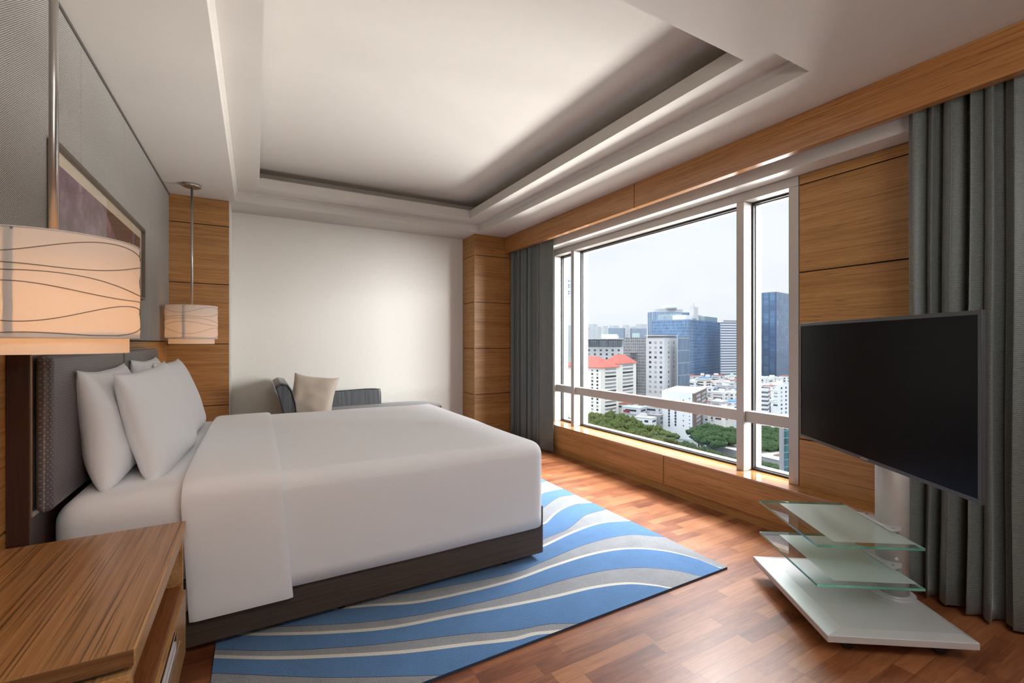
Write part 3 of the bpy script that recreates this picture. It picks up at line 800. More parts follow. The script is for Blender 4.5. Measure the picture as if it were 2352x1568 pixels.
bm = BM(); tube(bm, [(1.254, 5.29, 0.47), (1.256, 5.315, 0.66), (1.252, 5.318, 0.712), (1.10, 5.318, 0.722), (0.80, 5.316, 0.712), (0.5, 5.314, 0.712)], 0.005, 8); build('piping', bm, M_piping, bk)
# raised end: outward curved slab
bm = BM()
prof = []
outer = [(0.270, 0.26), (0.262, 0.40), (0.240, 0.55), (0.210, 0.68), (0.178, 0.79), (0.155, 0.845)]
inner = [(0.205, 0.872), (0.262, 0.858), (0.300, 0.80), (0.330, 0.68), (0.345, 0.55), (0.350, 0.40), (0.352, 0.26)]
prof = outer + inner
A = [bm.verts.new((x_, 4.74, z_)) for x_, z_ in prof]; B = [bm.verts.new((x_, 5.43, z_+0.010)) for x_, z_ in prof]
n_ = len(prof)
for i in range(n_):
    f = bm.faces.new((A[i], A[(i+1) % n_], B[(i+1) % n_], B[i])); f.material_index = 1; f.smooth = True
bm.faces.new(A[::-1]); bm.faces.new(B)
ar = build('armrest', bm, [M_ch, M_chseat], ch, bevel=0.008)
bm = BM(); tube(bm, [(x_, 4.735, z_) for x_, z_ in [(p[0]*0.93+0.27*0.07, 0.26+(p[1]-0.26)*0.975) for p in prof]], 0.005, 8, False); build('piping', bm, M_piping, ar)
for (lx, ly) in ((0.36, 4.80), (0.36, 5.34), (1.65, 4.84), (1.65, 5.30)):
    b_ = BM(); cyl(b_, (lx, ly), 0.016, 0.0, 0.10, 14, r2=0.024); build('leg', b_, M_darkwood, ch)
cush = place_pillow('throw_pillow', 'beige square cushion leaning on the raised end of the chaise', 'cushion', (0.505, 5.015, 0.70), math.radians(-24), math.radians(-14), math.radians(7), 0.225, 0.222, 0.070,
                    mat_linen('oatmeal_linen', (0.56, 0.47, 0.38), 0.85, 0.3, 350), 2.2, pin=0.08)

# ================================================================== curtains
def curtain_bm(path_fn, y0, y1, z0, z1, n=240, nz=14):
    bm = BM(); rows = []
    for j in range(nz+1):
        z = z0+(z1-z0)*j/nz; row = []
        for i in range(n+1):
            t = i/n; x, y = path_fn(t, (z-z0)/(z1-z0))
            row.append(bm.verts.new((x, y, z)))
        rows.append(row)
    for j in range(nz):
        for i in range(n):
            bm.faces.new((rows[j][i], rows[j][i+1], rows[j+1][i+1], rows[j+1][i])).smooth = True
    return bm
def fold(t, k, ph): 
    return math.sin(t*k+ph+0.9*math.sin(t*k*0.37+ph*1.7))
CY0, CY1 = y_at(1268, 2.90), 5.105
def left_curtain(t, h):
    y = CY0+(CY1-CY0)*t
    flat = min(1, max(0, (t-0.30)/0.06))
    amp = 0.034*(1-0.15*h)
    x = 2.898 + flat*amp*fold(t, 104, 0.4) + 0.008*flat*math.sin(t*23)
    x += (1-flat)*(0.024*math.cos(min(t, 0.3)/0.3*PI*1.4+0.6)) + (1-flat)*0.003*(1-h)*math.sin(h*60)*(1 if t < 0.10 else 0)
    y += flat*0.010*math.sin(t*104*2)
    return x, min(y, 5.118)
cu1 = build('curtain', curtain_bm(left_curtain, CY0, CY1, 0.018, 2.597, n=360), M_curtain, smooth=True, origin=(2.9, (CY0+CY1)/2, 0.018))
s_ = cu1.modifiers.new('thick', 'SOLIDIFY'); s_.thickness = 0.0025; s_.offset = 0
tag(cu1, 'grey-green pleated curtain drawn beside the far end of the window', 'curtain', 'window curtains')
RY0, RY1 = -1.25, y_at(2090, 2.90)
def right_curtain(t, h):
    y = RY1+(RY0-RY1)*t
    low = (1-h)**1.5
    amp = 0.036+0.014*low
    x = 2.893-0.034*low + amp*fold(t, 205, 2.1)*(0.75+0.25*math.sin(t*17)) + 0.006*math.sin(t*40+h*5)
    y += 0.010*math.sin(t*410+1.0) + 0.006*low*math.sin(h*9+t*30)
    return min(x, 2.942 if h > 0.9 else 2.958), y
cu2 = build('curtain', curtain_bm(right_curtain, RY0, RY1, 0.020, 2.597, n=900, nz=22), M_curtain, smooth=True, origin=(2.9, (RY0+RY1)/2, 0.02))
s_ = cu2.modifiers.new('thick', 'SOLIDIFY'); s_.thickness = 0.0025; s_.offset = 0
tag(cu2, 'dark grey-green pleated curtain behind the television', 'curtain', 'window curtains')

# ================================================================== rug
RX0, RX1, RYA, RYB = -0.142, 2.268, 1.605, 4.45
# boundary curves across the rug, metres from its near left corner, from the near edge inwards:
# grey/blue, cream, grey/blue, cream ...
RUG_CURVES = [
    [(0.004, 0.43), (0.371, 0.198), (0.732, 0.007)],
    [(-0.009, 0.541), (0.205, 0.412), (0.428, 0.3), (0.657, 0.197), (0.902, 0.112), (1.082, 0.048), (1.174, 0.035), (1.242, 0.01)],
    [(-0.015, 0.593), (0.206, 0.459), (0.482, 0.331), (0.675, 0.259), (0.929, 0.173), (1.11, 0.097), (1.261, 0.061), (1.371, 0.006)],
    [(0.162, 0.602), (0.403, 0.479), (0.653, 0.379), (0.933, 0.324), (1.205, 0.265), (1.411, 0.228), (1.64, 0.197), (1.815, 0.14), (1.921, 0.056), (1.955, 0.013)],
    [(0.261, 0.606), (0.562, 0.473), (0.835, 0.397), (1.247, 0.339), (1.568, 0.328), (1.815, 0.295), (1.995, 0.223), (2.132, 0.109), (2.185, 0.021)],
    [(0.616, 0.591), (0.81, 0.512), (1.062, 0.474), (1.316, 0.46), (1.588, 0.483), (1.881, 0.486), (2.098, 0.435), (2.254, 0.316), (2.345, 0.149), (2.362, 0.021)],
    [(0.901, 0.585), (1.351, 0.522), (1.592, 0.555), (1.926, 0.606), (2.236, 0.578), (2.401, 0.45)],
    [(1.687, 0.72), (1.964, 0.792), (2.215, 0.818), (2.406, 0.756)],
    [(1.74, 0.799), (1.951, 0.849), (2.203, 0.979), (2.378, 0.994)],
    [(1.878, 1.007), (2.081, 1.142), (2.279, 1.206), (2.375, 1.178)],
    [(2.034, 1.259), (2.25, 1.381), (2.373, 1.376)],
    [(2.215, 1.546), (2.386, 1.552)],
    [(2.364, 1.78)],
]

def curve_y(pts, x):
    if x <= pts[0][0]: return None
    if x >= pts[-1][0] or len(pts) == 1:
        if len(pts) == 1: return pts[0][1]
        (x0, y0), (x1, y1) = pts[-2], pts[-1]; return y1+(y1-y0)/(x1-x0)*(x-x1)
    for i in range(len(pts)-1):
        if pts[i][0] <= x <= pts[i+1][0]:
            p0 = pts[max(i-1, 0)]; p1 = pts[i]; p2 = pts[i+1]; p3 = pts[min(i+2, len(pts)-1)]
            t = (x-p1[0])/(p2[0]-p1[0])
            m1 = (p2[1]-p0[1])/max(1e-6, p2[0]-p0[0])*(p2[0]-p1[0]); m2 = (p3[1]-p1[1])/max(1e-6, p3[0]-p1[0])*(p2[0]-p1[0])
            return (2*t**3-3*t*t+1)*p1[1]+(t**3-2*t*t+t)*m1+(-2*t**3+3*t*t)*p2[1]+(t**3-t*t)*m2
def rug_bounds(x):
    ys = []; prev = None
    for k, pts in enumerate(RUG_CURVES):
        y = curve_y(pts, x)
        if y is None:
            x0 = pts[0][0]+1e-4; below = curve_y(RUG_CURVES[k-1], x0) if k else None
            base = ys[-1] if ys else 0
            if k == 0: y = pts[0][1]
            else:
                # hidden stretch: keep the offset it has where it comes into view
                ref = rug_bounds(x0)[k-1]; y = base+(pts[0][1]-ref)
        if ys: y = max(y, ys[-1]+0.012)
        ys.append(y)
    return ys
def pile(name, c, sp):
    m, n, b = new_mat(name)
    nz = tex(n, 'ShaderNodeTexNoise', coords(n, (240, 240, 240)), Scale=1.0, Detail=2.0)
    nz2 = tex(n, 'ShaderNodeTexNoise', coords(n, (8, 8, 8)), Scale=1.0, Detail=3.0)
    f = P(n, 'ADD', P(n, 'MULTIPLY', nz.outputs['Fac'], 0.75), P(n, 'MULTIPLY', nz2.outputs['Fac'], 0.25))
    n.links.new(ramp(n, f, [(0.32, [q*(1-sp) for q in c]), (0.68, [min(1, q*(1+sp)) for q in c])]), b.inputs['Base Color'])
    b.inputs['Roughness'].default_value = 0.95; b.inputs['Sheen Weight'].default_value = 0.25
    bump(n, b, nz.outputs['Fac'], 0.6, 0.004)
    return m
rug_mats = [pile('grey_pile', (0.25, 0.26, 0.275), 0.32), pile('blue_pile', (0.060, 0.170, 0.36), 0.25), pile('cream_pile', (0.62, 0.59, 0.53), 0.12), pile('navy_groove', (0.02, 0.04, 0.09), 0.2)]
bm = BM()
RW, RL_ = RX1-RX0, RYB-RYA
NXR = 150
colsR = []
for i in range(NXR+1):
    x = RW*i/NXR; ys = rug_bounds(x); seq = [(0.0, None)]
    # pieces: below G0 grey, G0..C1 blue, cream, grey, blue, cream ...
    edges = []
    for k, y in enumerate(ys):
        if k % 2 == 0: edges += [y-0.002, y+0.002]          # groove, then blue
        else: edges += [y-0.011, y+0.011]                    # cream, then grey
    edges = [min(max(e_, 0.0), RL_) for e_ in edges]
    colsR.append([0.0]+edges+[RL_])
matseq = [0]
for k in range(len(RUG_CURVES)):
    matseq += [3, 1] if k % 2 == 0 else [2, 0]
lastk = len(colsR[0])-1
VR = [[bm.verts.new((RX0+RW*i/NXR, RYA+y, 0.0118)) for y in colsR[i]] for i in range(NXR+1)]
for i in range(NXR):
    for k in range(lastk):
        if max(colsR[i][k+1]-colsR[i][k], colsR[i+1][k+1]-colsR[i+1][k]) < 1e-7: continue
        f = bm.faces.new((VR[i][k], VR[i+1][k], VR[i+1][k+1], VR[i][k+1])); f.material_index = matseq[k]
bmesh.ops.remove_doubles(bm, verts=bm.verts, dist=1e-6)
# sides
for (xa, ya, xb, yb, mi_) in ((RX0, RYA, RX1, RYA, 3), (RX1, RYA, RX1, RYB, 0), (RX1, RYB, RX0, RYB, 3), (RX0, RYB, RX0, RYA, 3)):
    f = bm.faces.new([bm.verts.new(p) for p in ((xa, ya, 0.0), (xb, yb, 0.0), (xb, yb, 0.0118), (xa, ya, 0.0118))]); f.material_index = mi_
rug = build('rug', bm, rug_mats, origin=(RX0, RYA, 0.0))
tag(rug, 'blue and grey wave patterned rug with thin cream lines under the bed', 'rug')

# ================================================================== tv stand and tv
d1 = Vector((0.565, 0.825, 0)).normalized()
RZ = math.atan2(d1.y, d1.x)          # local x along the screen, local y = depth away... (-n)
COL = Vector((2.544, 0.964, 0.0))
stand = thing('tv_stand', 'silver rolling television stand with column and two green glass shelves', 'tv stand', COL, RZ)
# local frame: x along d1, y = left of d1 -> toward the bed/camera side (-0.825,0.565)
def lbox(bm, x0, x1, y0, y1, z0, z1): return box(bm, x0, x1, y0, y1, z0, z1)
bm = BM()
BXa, BXb, BYa, BYb = -0.335, 0.335, -0.085, 0.470
zb0, zb1, zb2 = 0.066, 0.094, 0.104
o4 = [(BXa, BYa), (BXb, BYa), (BXb, BYb), (BXa, BYb)]
i4 = [(BXa+0.04, BYa+0.03), (BXb-0.04, BYa+0.03), (BXb-0.04, BYb-0.075), (BXa+0.04, BYb-0.075)]
lo = [bm.verts.new((*p, zb0)) for p in o4]; mi = [bm.verts.new((*p, zb1)) for p in o4]; hi = [bm.verts.new((*p, zb2)) for p in i4]
for i in range(4):
    j = (i+1) % 4
    bm.faces.new((lo[i], lo[j], mi[j], mi[i])); bm.faces.new((mi[i], mi[j], hi[j], hi[i]))
bm.faces.new(lo[::-1]); bm.faces.new(hi)
build('base', bm, M_silver, stand, local=True, bevel=0.003)
for (cx_, cy_) in ((-0.25, 0.35), (0.25, 0.35), (-0.25, 0.0), (0.25, 0.0)):
    b_ = BM(); box(b_, cx_-0.012, cx_+0.012, cy_-0.02, cy_+0.02, 0.045, 0.066)
    cs = build('caster', b_, M_chrome, stand, local=True, bevel=0.003)
    b_ = BM(); bmesh.ops.create_cone(b_, cap_ends=True, segments=24, radius1=0.025, radius2=0.025, depth=0.034, matrix=Matrix.Translation((cx_, cy_, 0.025)) @ Matrix.Rotation(PI/2, 4, 'Y'))
    build('wheel', b_, M_black, cs, local=True, smooth=False, bevel=0.003)
b_ = BM(); cyl(b_, (0, 0), 0.0615, 0.104, 1.04, 48); build('column', b_, M_colpaint, stand, local=True)
b_ = BM(); cyl(b_, (0, 0), 0.086, 0.1035, 0.109, 48); cyl(b_, (0, 0), 0.070, 0.109, 0.116, 48); build('collar', b_, M_silver, stand, local=True, bevel=0.001)
b_ = BM(); bmesh.ops.create_cone(b_, cap_ends=True, segments=18, radius1=0.007, radius2=0.006, depth=0.006, matrix=Matrix.Translation((-0.0615*0.94, 0.0615*0.35, 0.285)) @ Matrix.Rotation(PI/2-0.35, 4, 'Z') @ Matrix.Rotation(PI/2, 4, 'X'))
build('screw_cap', b_, M_silver, stand, local=True)
# arm holding the screen
b_ = BM(); box(b_, -0.04, 0.04, 0.055, 0.135, 0.94, 1.02); build('screen_arm', b_, M_silver, stand, local=True, bevel=0.003)
def glass_shelf(z, lab):
    xa, xb, ya, yb = -0.262, 0.262, 0.056, 0.470
    b_ = BM(); t_ = 0.010
    vs__, fs = box(b_, xa, xb, ya, yb, z-t_, z)
    # faces: 0 bottom, 1 top, others edges
    for k, f in enumerate(fs): f.material_index = 0 if k in (0, 1) else 1
    sh_ = build('glass_shelf', b_, [M_shelf, M_gedge], stand, local=True)
    sh_['label'] = lab
    b_ = BM(); q = [(xa+0.035, ya+0.004), (xb-0.035, ya+0.004), (xb-0.035, yb-0.085), (xa+0.035, yb-0.085)]
    b_.faces.new([b_.verts.new((p[0], p[1], z+0.0006)) for p in q])
    build('frosted_panel', b_, M_frost, sh_, local=True)
    # clamp bracket behind
    b_ = BM(); prism(b_, [(-0.115, 0.078), (0.115, 0.078), (0.100, 0.030), (0.062, 0.0), (-0.062, 0.0), (-0.100, 0.030)], z+0.001, z+0.009)
    prism(b_, [(-0.115, 0.078), (0.115, 0.078), (0.100, 0.030), (-0.100, 0.030)], z-0.019, z-0.0105)
    br_ = build('shelf_bracket', b_, M_silver, stand, local=True, bevel=0.0015)
    for sx in (-0.085, 0.085):
        b_ = BM(); cyl(b_, (sx, 0.055), 0.005, z+0.009, z+0.013, 14); build('bolt', b_, M_steel, br_, local=True)
glass_shelf(0.420, 'upper glass shelf with frosted centre')
glass_shelf(0.258, 'lower glass shelf with frosted centre')

TL = Vector((2.627, 1.414, 0)); TR = Vector((2.013, 0.526, 0))
dT = (TL-TR); TW = dT.length; dT.normalize(); RT = math.atan2(dT.y, dT.x); TC = (TL+TR)/2
tv = thing('television', 'black flat television mounted on the column of the rolling stand', 'television', (TC.x, TC.y, 0.732), RT)
HT = 0.622; hw_ = TW/2
b_ = BM(); bz = 0.015
for (a0, a1, c0, c1) in ((-hw_, hw_, HT-bz, HT), (-hw_, hw_, 0, bz), (-hw_, -hw_+bz, bz, HT-bz), (hw_-bz, hw_, bz, HT-bz)):
    box(b_, a0, a1, -0.010, 0.002, c0, c1)
bzl = build('bezel', b_, plain('charcoal_bezel', (0.040, 0.040, 0.045), 0.35, 0.0), tv, local=True, bevel=0.0012)
b_ = BM(); box(b_, -hw_+bz, hw_-bz, -0.0095, -0.0005, bz, HT-bz)
build('screen', b_, plain('black_panel', (0.0035, 0.0035, 0.004), 0.22, 0.0, 0.07), tv, local=True)
b_ = BM(); box(b_, -hw_*0.82, hw_*0.82, -0.055, -0.0101, 0.10, HT-0.08)
build('back_cover', b_, M_black, tv, local=True, bevel=0.012)
b_ = BM(); box(b_, -0.15, 0.15, -0.080, -0.0551, 0.14, 0.40); build('mount_plate', b_, M_steel, tv, local=True, bevel=0.003)
# maker's lettering on the lower bezel
fc = bpy.data.curves.new('logo', 'FONT'); fc.body = 'SAMSUNG'; fc.size = 0.0098; fc.align_x = 'CENTER'; fc.align_y = 'CENTER'; fc.extrude = 0.0003; fc.space_character = 1.15
tmp = bpy.data.objects.new('tmp_logo', fc); C.objects.link(tmp)
bpy.context.view_layer.update()
me = bpy.data.meshes.new_from_object(tmp.evaluated_get(bpy.context.evaluated_depsgraph_get()))
bpy.data.objects.remove(tmp)
lg = bpy.data.objects.new('logo', me); C.objects.link(lg); lg.parent = bzl
lg.location = (0.012, 0.0026, bz/2); lg.rotation_euler = (PI/2, 0, PI)
lg.data.materials.clear(); lg.data.materials.append(plain('pale_grey_lettering', (0.60, 0.60, 0.62), 0.4))

# ================================================================== the city outside
G0 = H-80.0
def glassy(name, col, dark, px=1.5, pz=3.4, lw=0.12, lz=0.22, linec=(0.25, 0.30, 0.36), rough=0.12, metal=0.55):
    m, n, b = new_mat(name)
    t = n.nodes.new('ShaderNodeTexCoord'); s = n.nodes.new('ShaderNodeSeparateXYZ'); n.links.new(t.outputs['Object'], s.inputs[0])
    h_ = P(n, 'ADD', s.outputs['X'], s.outputs['Y']); z = s.outputs['Z']
    fx = P(n, 'FRACT', P(n, 'DIVIDE', h_, px)); fz = P(n, 'FRACT', P(n, 'DIVIDE', z, pz))
    line = P(n, 'MAXIMUM', P(n, 'LESS_THAN', fx, lw), P(n, 'LESS_THAN', fz, lz))
    # panes differ slightly from one another
    cx_ = P(n, 'FLOOR', P(n, 'DIVIDE', h_, px)); cz_ = P(n, 'FLOOR', P(n, 'DIVIDE', z, pz))
    cb = n.nodes.new('ShaderNodeCombineXYZ'); n.links.new(cx_, cb.inputs[0]); n.links.new(cz_, cb.inputs[1])
    wn = n.nodes.new('ShaderNodeTexWhiteNoise'); n.links.new(cb.outputs[0], wn.inputs['Vector'])
    big = tex(n, 'ShaderNodeTexNoise', coords(n, (0.022, 0.022, 0.03)), Scale=1.0, Detail=4.0, Distortion=1.5)
    c = ramp(n, P(n, 'ADD', P(n, 'MULTIPLY', wn.outputs['Value'], 0.35), P(n, 'MULTIPLY', big.outputs['Fac'], 0.65)), [(0.3, dark), (0.72, col)])
    mx = n.nodes.new('ShaderNodeMix'); mx.data_type = 'RGBA'; n.links.new(line, mx.inputs[0]); n.links.new(c, mx.inputs[6]); mx.inputs[7].default_value = (*linec, 1)
    n.links.new(mx.outputs[2], b.inputs['Base Color']); b.inputs['Roughness'].default_value = rough
    b.inputs['Metallic'].default_value = metal
    return m
M_bwhite = plain('white_render', (0.72, 0.74, 0.78), 0.8)
M_bcream = plain('cream_render', (0.74, 0.71, 0.66), 0.8)
M_bgrey = plain('pale_grey_render', (0.52, 0.52, 0.54), 0.8)
M_bdgrey = plain('weathered_grey_render', (0.27, 0.27, 0.29), 0.85)
M_win = plain('dark_window', (0.035, 0.045, 0.06), 0.15)
M_win2 = plain('curtained_window', (0.30, 0.31, 0.33), 0.3)
M_roof = plain('red_roof_tiles', (0.46, 0.12, 0.095), 0.8)
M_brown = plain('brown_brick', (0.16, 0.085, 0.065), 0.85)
M_tint = plain('tinted_green_window', (0.14, 0.20, 0.21), 0.15)
M_beige = plain('flat_roof_screed', (0.74, 0.68, 0.60), 0.9)
M_teal = plain('pale_green_sheet_roof', (0.42, 0.56, 0.54), 0.7)
M_rust = plain('rusty_roof_sheet', (0.34, 0.11, 0.08), 0.85)
M_bluesheet = plain('blue_roof_sheet', (0.10, 0.26, 0.50), 0.7)

def frame_of(uc, D, th):
    """camera-space angles: returns origin and axes a (leftwards), b (rightwards) in world"""
    lat = (uc-U0)/F*D
    fwd = Vector((SN, CS, 0)); rt = Vector((CS, -SN, 0))
    o_ = fwd*D+rt*lat
    a = rt*(-math.cos(th))+fwd*math.sin(th); b = rt*math.sin(th)+fwd*math.cos(th)
    return o_, a, b, lat
def widths(uc, ul, ur, D, th):
    rc = (uc-U0)/F; rl = (ul-U0)/F; rr = (ur-U0)/F; lc = rc*D
    wa = (lc-rl*D)/(rl*math.sin(th)+math.cos(th)); wb = (rr*D-lc)/(math.sin(th)-rr*math.cos(th))
    return wa, wb
def z_of(v, D): return H+(V0-v)/F*D
class Bld:
    """rectangular block; local x = along the right face (b), local y = along the left face (a)"""
    def __init__(s, name, label, cat, uc, ul, ur, D, th, vtop, mat, zbase=None, group=None, root=True):
        th = math.radians(th); s.D = D
        s.o, s.a, s.b, _ = frame_of(uc, D, th)
        s.wa, s.wb = widths(uc, ul, ur, D, th)
        s.z1 = z_of(vtop, D); s.z0 = G0 if zbase is None else zbase
        rz = math.atan2(s.b.y, s.b.x)
        s.t = thing(name, label, cat, (s.o.x, s.o.y, s.z0), rz, group)
        s.h = s.z1-s.z0
        bm = BM(); box(bm, 0, s.wb, 0, s.wa, 0, s.h); s.wall = build('wall', bm, mat, s.t, local=True)
    def blk(s, name, x0, x1, y0, y1, z0, z1, mat, bevel=0, parent=None):
        bm = BM(); box(bm, x0*s.wb, x1*s.wb, y0*s.wa, y1*s.wa, z0, z1); return build(name, bm, mat, parent or s.t, local=True, bevel=bevel)
    def windows(s, face, cols, rows, w, h, z0, z1, c0=0.08, c1=0.92, mats=(M_win, M_win2), depth=0.15, pdark=0.35, name='window', skip=None):
        """cols x rows separate windows sharing one mesh per colour"""
        W_ = s.wb if face == 'b' else s.wa
        meshes = []
        for m_ in mats:
            bm = BM()
            if face == 'b': box(bm, -w/2, w/2, -depth, 0.02, 0, h)
            else: box(bm, -depth, 0.02, -w/2, w/2, 0, h)
            me_ = bpy.data.meshes.new(name); bmesh.ops.recalc_face_normals(bm, faces=bm.faces); bm.to_mesh(me_); bm.free(); me_.materials.append(m_); meshes.append(me_)
        for i in range(cols):
            for k in range(rows):
                if skip and skip(i, k): continue
                p = W_*(c0+(c1-c0)*(i+0.5)/cols); z = z0+(z1-z0)*(k+0.5)/rows-h/2
                me_ = meshes[0] if random.random() < pdark else meshes[-1]
                o_ = bpy.data.objects.new(name, me_); C.objects.link(o_); o_.parent = s.t
                o_.location = (p, -0.0, z) if face == 'b' else (-0.0, p, z)

# ground
bm = BM()
q = [(20, -2500), (9000, -2500), (9000, 14000), (-6000, 14000), (-6000, 600), (20, 400)]
bm.faces.new([bm.verts.new((x_, y_, G0)) for x_, y_ in q])
def mat_ground():
    m, n, b = new_mat('city_ground')
    a = tex(n, 'ShaderNodeTexVoronoi', coords(n, (0.06, 0.06, 1)), Scale=1.0)
    n.links.new(ramp(n, a.outputs['Distance'], [(0.0, (0.30, 0.29, 0.29)), (0.5, (0.20, 0.21, 0.20)), (1.0, (0.12, 0.16, 0.10))]), b.inputs['Base Color'])
    b.inputs['Roughness'].default_value = 0.9
    return m
gr = build('ground', bm, mat_ground()); gr['kind'] = 'structure'

# --- red roofed apartment block, two wings with curved balconies
def apartment(label, uc, ul, ur, D, th, veave, vridge, balc, group):
    b_ = Bld('apartment_block', label, 'apartment building', uc, ul, ur, D, th, veave, M_bcream, group=group)
    h = b_.h; ov = 1.2
    bm = BM(); zt = h+(veave-vridge)/F*D
    base = [(-ov, -ov), (b_.wb+ov, -ov), (b_.wb+ov, b_.wa+ov), (-ov, b_.wa+ov)]
    lo = [bm.verts.new((*p, h+0.4)) for p in base]; l2 = [bm.verts.new((*p, h)) for p in base]
    if b_.wa > b_.wb:
        r = b_.wb/2; rd = [bm.verts.new((r, r, zt)), bm.verts.new((r, b_.wa-r, zt))]
        bm.faces.new((lo[0], lo[1], rd[0])); bm.faces.new((lo[1], lo[2], rd[1], rd[0])); bm.faces.new((lo[2], lo[3], rd[1])); bm.faces.new((lo[3], lo[0], rd[0], rd[1]))
    else:
        r = b_.wa/2; rd = [bm.verts.new((r, r, zt)), bm.verts.new((b_.wb-r, r, zt))]
        bm.faces.new((lo[0], lo[1], rd[1], rd[0])); bm.faces.new((lo[1], lo[2], rd[1])); bm.faces.new((lo[2], lo[3], rd[0], rd[1])); bm.faces.new((lo[3], lo[0], rd[0]))
    for i in range(4): bm.faces.new((l2[i], l2[(i+1) % 4], lo[(i+1) % 4], lo[i]))
    bm.faces.new(l2[::-1])
    rf = build('roof', bm, M_roof, b_.t, local=True)
    bm = BM(); x_ = b_.wb*0.42; box(bm, x_, x_+1.6, b_.wa*0.12, b_.wa*0.12+1.6, h+1.0, h+2.6); build('dormer', bm, M_rust, rf, local=True)
    nf = 19; fh = h/nf
    # rounded balcony on the right-hand face
    for k in range(nf-1, nf-19, -1):
        if k < 2: break
        z = k*fh-0.5
        bm = BM(); x0, x1 = b_.wb*balc[0], b_.wb*balc[1]; xm = (x0+x1)/2; rr_ = (x1-x0)/2
        pts = [(xm+rr_*math.cos(PI+PI*i/10), 0+1.5*math.sin(PI+PI*i/10)) for i in range(11)]
        prism(bm, pts, z, z+1.15)
        build('balcony', bm, M_bcream, b_.t, local=True)
        bm = BM(); box(bm, x0+0.3, x1-0.3, -0.12, 0.05, z+1.15, z+fh-0.15); build('window', bm, M_win2 if k % 4 else M_win, b_.t, local=True)
    return b_
A1 = apartment('white apartment block wing with red hipped roof, nearest to the window frame', 1380, 1296, 1421, 380, 48, 845, 819, (0.22, 0.86), 'red-roofed apartment wings')
A1.windows('a', 3, 15, 1.9, 1.5, A1.h*0.22, A1.h*0.985, 0.02, 0.42, pdark=0.5)
A2 = apartment('white apartment block wing with red hipped roof, set back to the right', 1421.5, 1385, 1461, 404, 42, 836, 815, (0.20, 0.82), 'red-roofed apartment wings')

# --- white slab with brown right side
B1 = Bld('office_building', 'plain white slab building with few small windows and a brown brick side', 'building', 1595, 1520, 1622, 372, 33, 903, M_bwhite)
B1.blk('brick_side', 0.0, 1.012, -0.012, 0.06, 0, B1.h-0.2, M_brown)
B1.blk('roof_parapet', 0, 1, 0, 1, B1.h, B1.h+0.7, M_bwhite)
B1.windows('b', 2, 9, B1.wb*0.33, 2.2, 6, B1.h-1.5, 0.06, 0.96, mats=(M_tint, M_win2), pdark=0.7, depth=B1.wa*0.012+0.2)
B1.windows('a', 1, 9, 1.3, 1.9, 9, B1.h-7, 0.74, 0.80, pdark=1.0)
B1.windows('a', 1, 9, 1.3, 1.9, 10, B1.h-6, 0.54, 0.60, pdark=1.0)
B1.windows('a', 1, 6, 0.9, 0.8, 9, B1.h-4, 0.30, 0.36, pdark=0.6)
B1.windows('a', 1, 10, 0.5, 0.9, 6, B1.h-3, 0.12, 0.17, pdark=1.0)

# --- hotel tower
T1 = Bld('hotel_tower', 'pale grey hotel tower with rows of paired windows and rooftop structures', 'building', 1526, 1484, 1556, 432, 40, 776, M_bgrey)
T1.windows('a', 3, 11, 2.2, 2.1, T1.h*0.36, T1.h-2, 0.04, 0.92, pdark=0.3)
T1.windows('b', 2, 11, 2.4, 2.1, T1.h*0.36, T1.h-2, 0.10, 0.92, pdark=0.3)
T1.windows('a', 2, 2, 5.0, 2.6, T1.h*0.10, T1.h*0.24, 0.05, 0.9, pdark=1)
T1.blk('roof_terrace', 0.05, 0.95, 0.05, 0.95, T1.h, T1.h+2.2, M_bdgrey)
T1.blk('terrace_roof', -0.03, 1.03, -0.03, 1.03, T1.h+2.2, T1.h+2.7, M_bcream)
T1b = Bld('glass_annex', 'narrow blue glass annex with white vertical fins beside the hotel tower', 'building', 1556.5, 1556, 1584, 436, 50, 771, glassy('fin_glass', (0.10, 0.20, 0.34), (0.05, 0.11, 0.20), 2.6, 12.0, 0.16, 0.03, (0.65, 0.68, 0.72)))
T1c = Bld('scaffolded_building', 'dark grey tower wrapped in scaffolding, left of the hotel tower', 'building', 1484, 1432, 1486, 500, 20, 775,
          glassy('scaffold_grid', (0.20, 0.20, 0.22), (0.10, 0.10, 0.115), 2.0, 3.3, 0.3, 0.24, (0.36, 0.35, 0.36), 0.8, 0.0))
for k in range(12):
    z = T1c.h*0.30+k*3.9
    T1c.blk('scaffold_deck', -0.5, 0.2, 0.40+0.0, 0.72, z, z+0.35, M_bdgrey)
bm = BM()
for (a0, a1) in ((0.20, 0.85),):
    for p in (a0, a1):
        tube(bm, [(2, T1c.wa*p, T1c.h), (2, T1c.wa*p, T1c.h+7)], 0.25, 5)
    tube(bm, [(2, T1c.wa*a0, T1c.h+7), (2, T1c.wa*a1, T1c.h+7)], 0.25, 5); tube(bm, [(2, T1c.wa*a0, T1c.h+3.5), (2, T1c.wa*a1, T1c.h+3.5)], 0.2, 5)
build('roof_frame', bm, M_bdgrey, T1c.t, local=True)
T1c.blk('roof_tank', 0.1, 0.9, 0.30, 0.62, T1c.h, T1c.h+5, M_teal)

